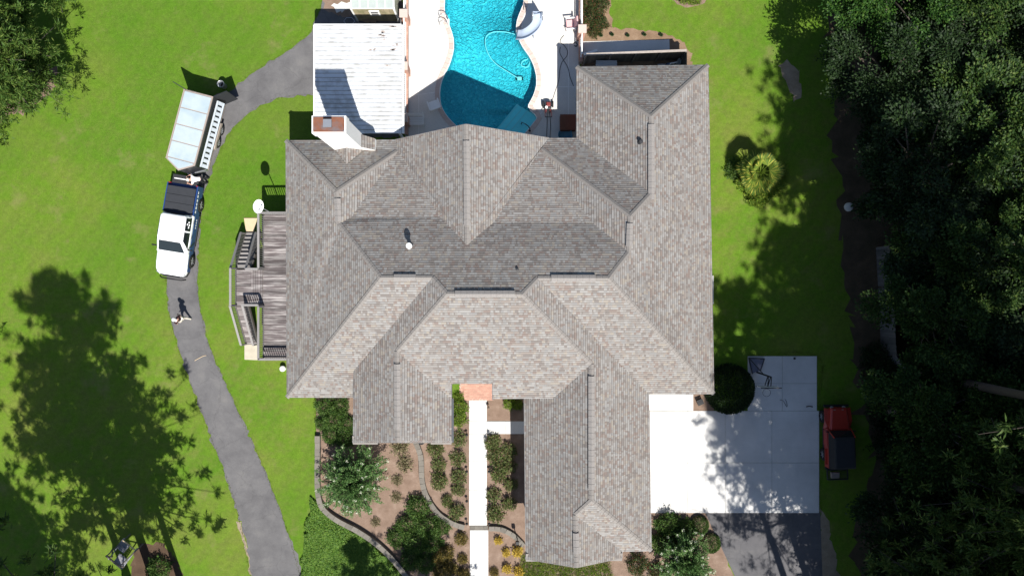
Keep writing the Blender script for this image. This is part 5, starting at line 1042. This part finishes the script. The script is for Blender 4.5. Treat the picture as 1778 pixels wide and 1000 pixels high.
line('lime', [(1296,316,20),(1318,332,22),(1340,326,18),(1284,294,16),(1312,348,14),(1352,300,14)], 'yellow green leafy shrub, %s around the foot of the fan palm', 'shrubs under the palm')
# ground cover, border grass, loose grass at path edges
def inpoly(pts, poly):
    x, y = pts[:, 0], pts[:, 1]; c = np.zeros(len(pts), bool); j = len(poly)-1
    for i in range(len(poly)):
        xi, yi = poly[i]; xj, yj = poly[j]; c ^= ((yi > y) != (yj > y)) & (x < (xj-xi)*(y-yi)/(yj-yi+1e-12)+xi); j = i
    return c
def scatter(poly, n):
    a = np.array(poly); p = rng.uniform(a.min(0), a.max(0), (n, 2)); return p[inpoly(p, poly)]
cov = [G(*p) for p in [(541,862),(549,862),(556,884),(583,906),(618,924),(648,945),(678,973),(708,1008),(708,1040),(520,1040),(524,990),(530,930),(535,890)]]
q = scatter(jag(cov, .12, .3), 60000); hgt = .12+.16*(np.sin(q[:, 0]*2.1+np.sin(q[:, 1]*1.7)*1.5)*np.sin(q[:, 1]*2.3+1.3*np.sin(q[:, 0]*1.3))+1)/2
C = np.column_stack([q, hgt*rng.uniform(.55, 1.1, len(q))]); n = len(C)
o = link('ground_cover', leaf_mesh('ground_cover', C, np.column_stack([rng.normal(size=(n, 2)), rng.uniform(-.1, .6, n)]), rng.uniform(.06, .12, n), rng.uniform(.04, .08, n), m_ivy, up=(0, 0, 1.3))); tag(o, 'bright green ground cover between asphalt driveway and mulch bed', 'ground cover', kind='stuff')
def blades(poly, n, hl, mat, w=.018, lean=.8):
    p = scatter(poly, n); k = len(p); d = np.column_stack([rng.normal(0, lean, (k, 2)), np.ones(k)]); d = unit(d); l = rng.uniform(.6, 1.3, k)*hl
    return leaf_mesh('blades', np.column_stack([p, np.zeros(k)])+d*l[:, None]*.48, d, l, w, mat, .1)
o = link('border_grass', blades([G(*p) for p in [(905,962),(960,972),(1000,982),(1055,972),(1062,1000),(1050,1040),(905,1040)]], 9000, .34, m_lime, .022, 1.2)); tag(o, 'bright strappy border grass along the garage gable', 'border grass', kind='stuff')
edge = MB()
def edge_strip(px, w0, n):
    ln = [np.array(G(*p)) for p in smooth_line(px, 6)]; out_ = []
    for a, b in zip(ln[:-1], ln[1:]):
        k = int(n*np.linalg.norm(b-a)); d = (b-a)/max(np.linalg.norm(b-a), 1e-6); s = np.array((-d[1], d[0])); t_ = rng.uniform(0, 1, (k, 1)); out_.append(a+(b-a)*t_+s*rng.normal(0, w0, (k, 1)))
    return np.concatenate(out_)
pts_ = np.concatenate([edge_strip(lt[1:], .04, 45), edge_strip(rt[1:], .04, 45), edge_strip([(549,690),(549,760)], .05, 80), edge_strip([(1298,618),(1418,618),(1420,713),(1423,890)], .06, 90)])
k = len(pts_); d = unit(np.column_stack([rng.normal(0, .8, (k, 2)), np.ones(k)])); l = rng.uniform(.03, .08, k)
m_blade = M_leaf('lawn_blade', [(0, (.10, .16, .015)), (.6, (.15, .19, .03)), (1, (.24, .22, .07))])
o = link('edge_grass', leaf_mesh('edge_grass', np.column_stack([pts_, np.zeros(k)])+d*l[:, None]*.5, d, l, .03, m_blade)); tag(o, 'loose grass growing over the edges of the paving', 'grass', kind='stuff')
# path lights, planter, garden lantern
pl_ = thing('path_light', '', 'path light', (0, 0, 0), 0, 'path lights beside the front walk')
MB().tube([(0,0,0),(0,0,.3)], .018, 6).build('stake', m_black, pl_); MB().lathe((0,0,.3), [(.07,0),(.09,.02),(.03,.1),(0,.11)], 10).build('lamp_hood', m_black, pl_)
for i, (x, nm_) in enumerate(((811,'left'),(849.5,'right'))):
    for j, y in enumerate((753,816,867,906)):
        o = pl_ if (i == 0 and j == 0) else copy_tree(pl_); o.location = (*G(x, y), 0); o['label'] = 'small black path light, %s from the house on the %s side of the walk' % (ORD[j], nm_)
t = thing('round_planter', 'round dark pot beside the left wing gable', 'planter', (*G(733,764), 0))
MB().lathe((0,0,0), [(.12,0),(.19,.34),(.21,.36),(.17,.36),(.15,.28),(0,.28)], 16).build('pot', m_dkmetal, t, True); MB().lathe((0,0,.285), [(0,.02),(.14,0)], 12).build('soil', m_mulch, t)
t = thing('garden_lantern', 'black garden lantern on a leaning post at the garage bed', 'lantern', (*G(898,932), 0))
MB().tube([(0,0,0),(0,0,.9)], .03, 8).build('post', m_black, t); MB().box((0,0,1.0), (.2,.2,.22)).build('lantern', m_black, t, bevel=.02)
t = thing('house_sign', 'small dark sign board standing in the bed right of the porch', 'sign', (*G(848,706), 0))
MB().box((0,0,.35), (.16,.03,.24)).build('board', m_bark, t); MB().box((0,0,.12), (.03,.03,.24)).build('stake', m_black, t)
tag(MB().box((*G(1214,697),.12), (.34,.3,.24), rz=.4).box((*G(1214,697),.26),(.38,.34,.04),rz=.4).build('utility_box', m_black), 'small dark utility box on the mulch by the east corner', 'utility box')

gtube('fallen_twig', 'thin yellow twig lying across the asphalt driveway', 'twig', [(338,626),(345,622),(353,618),(358,617)], .016, m_ply, .03)
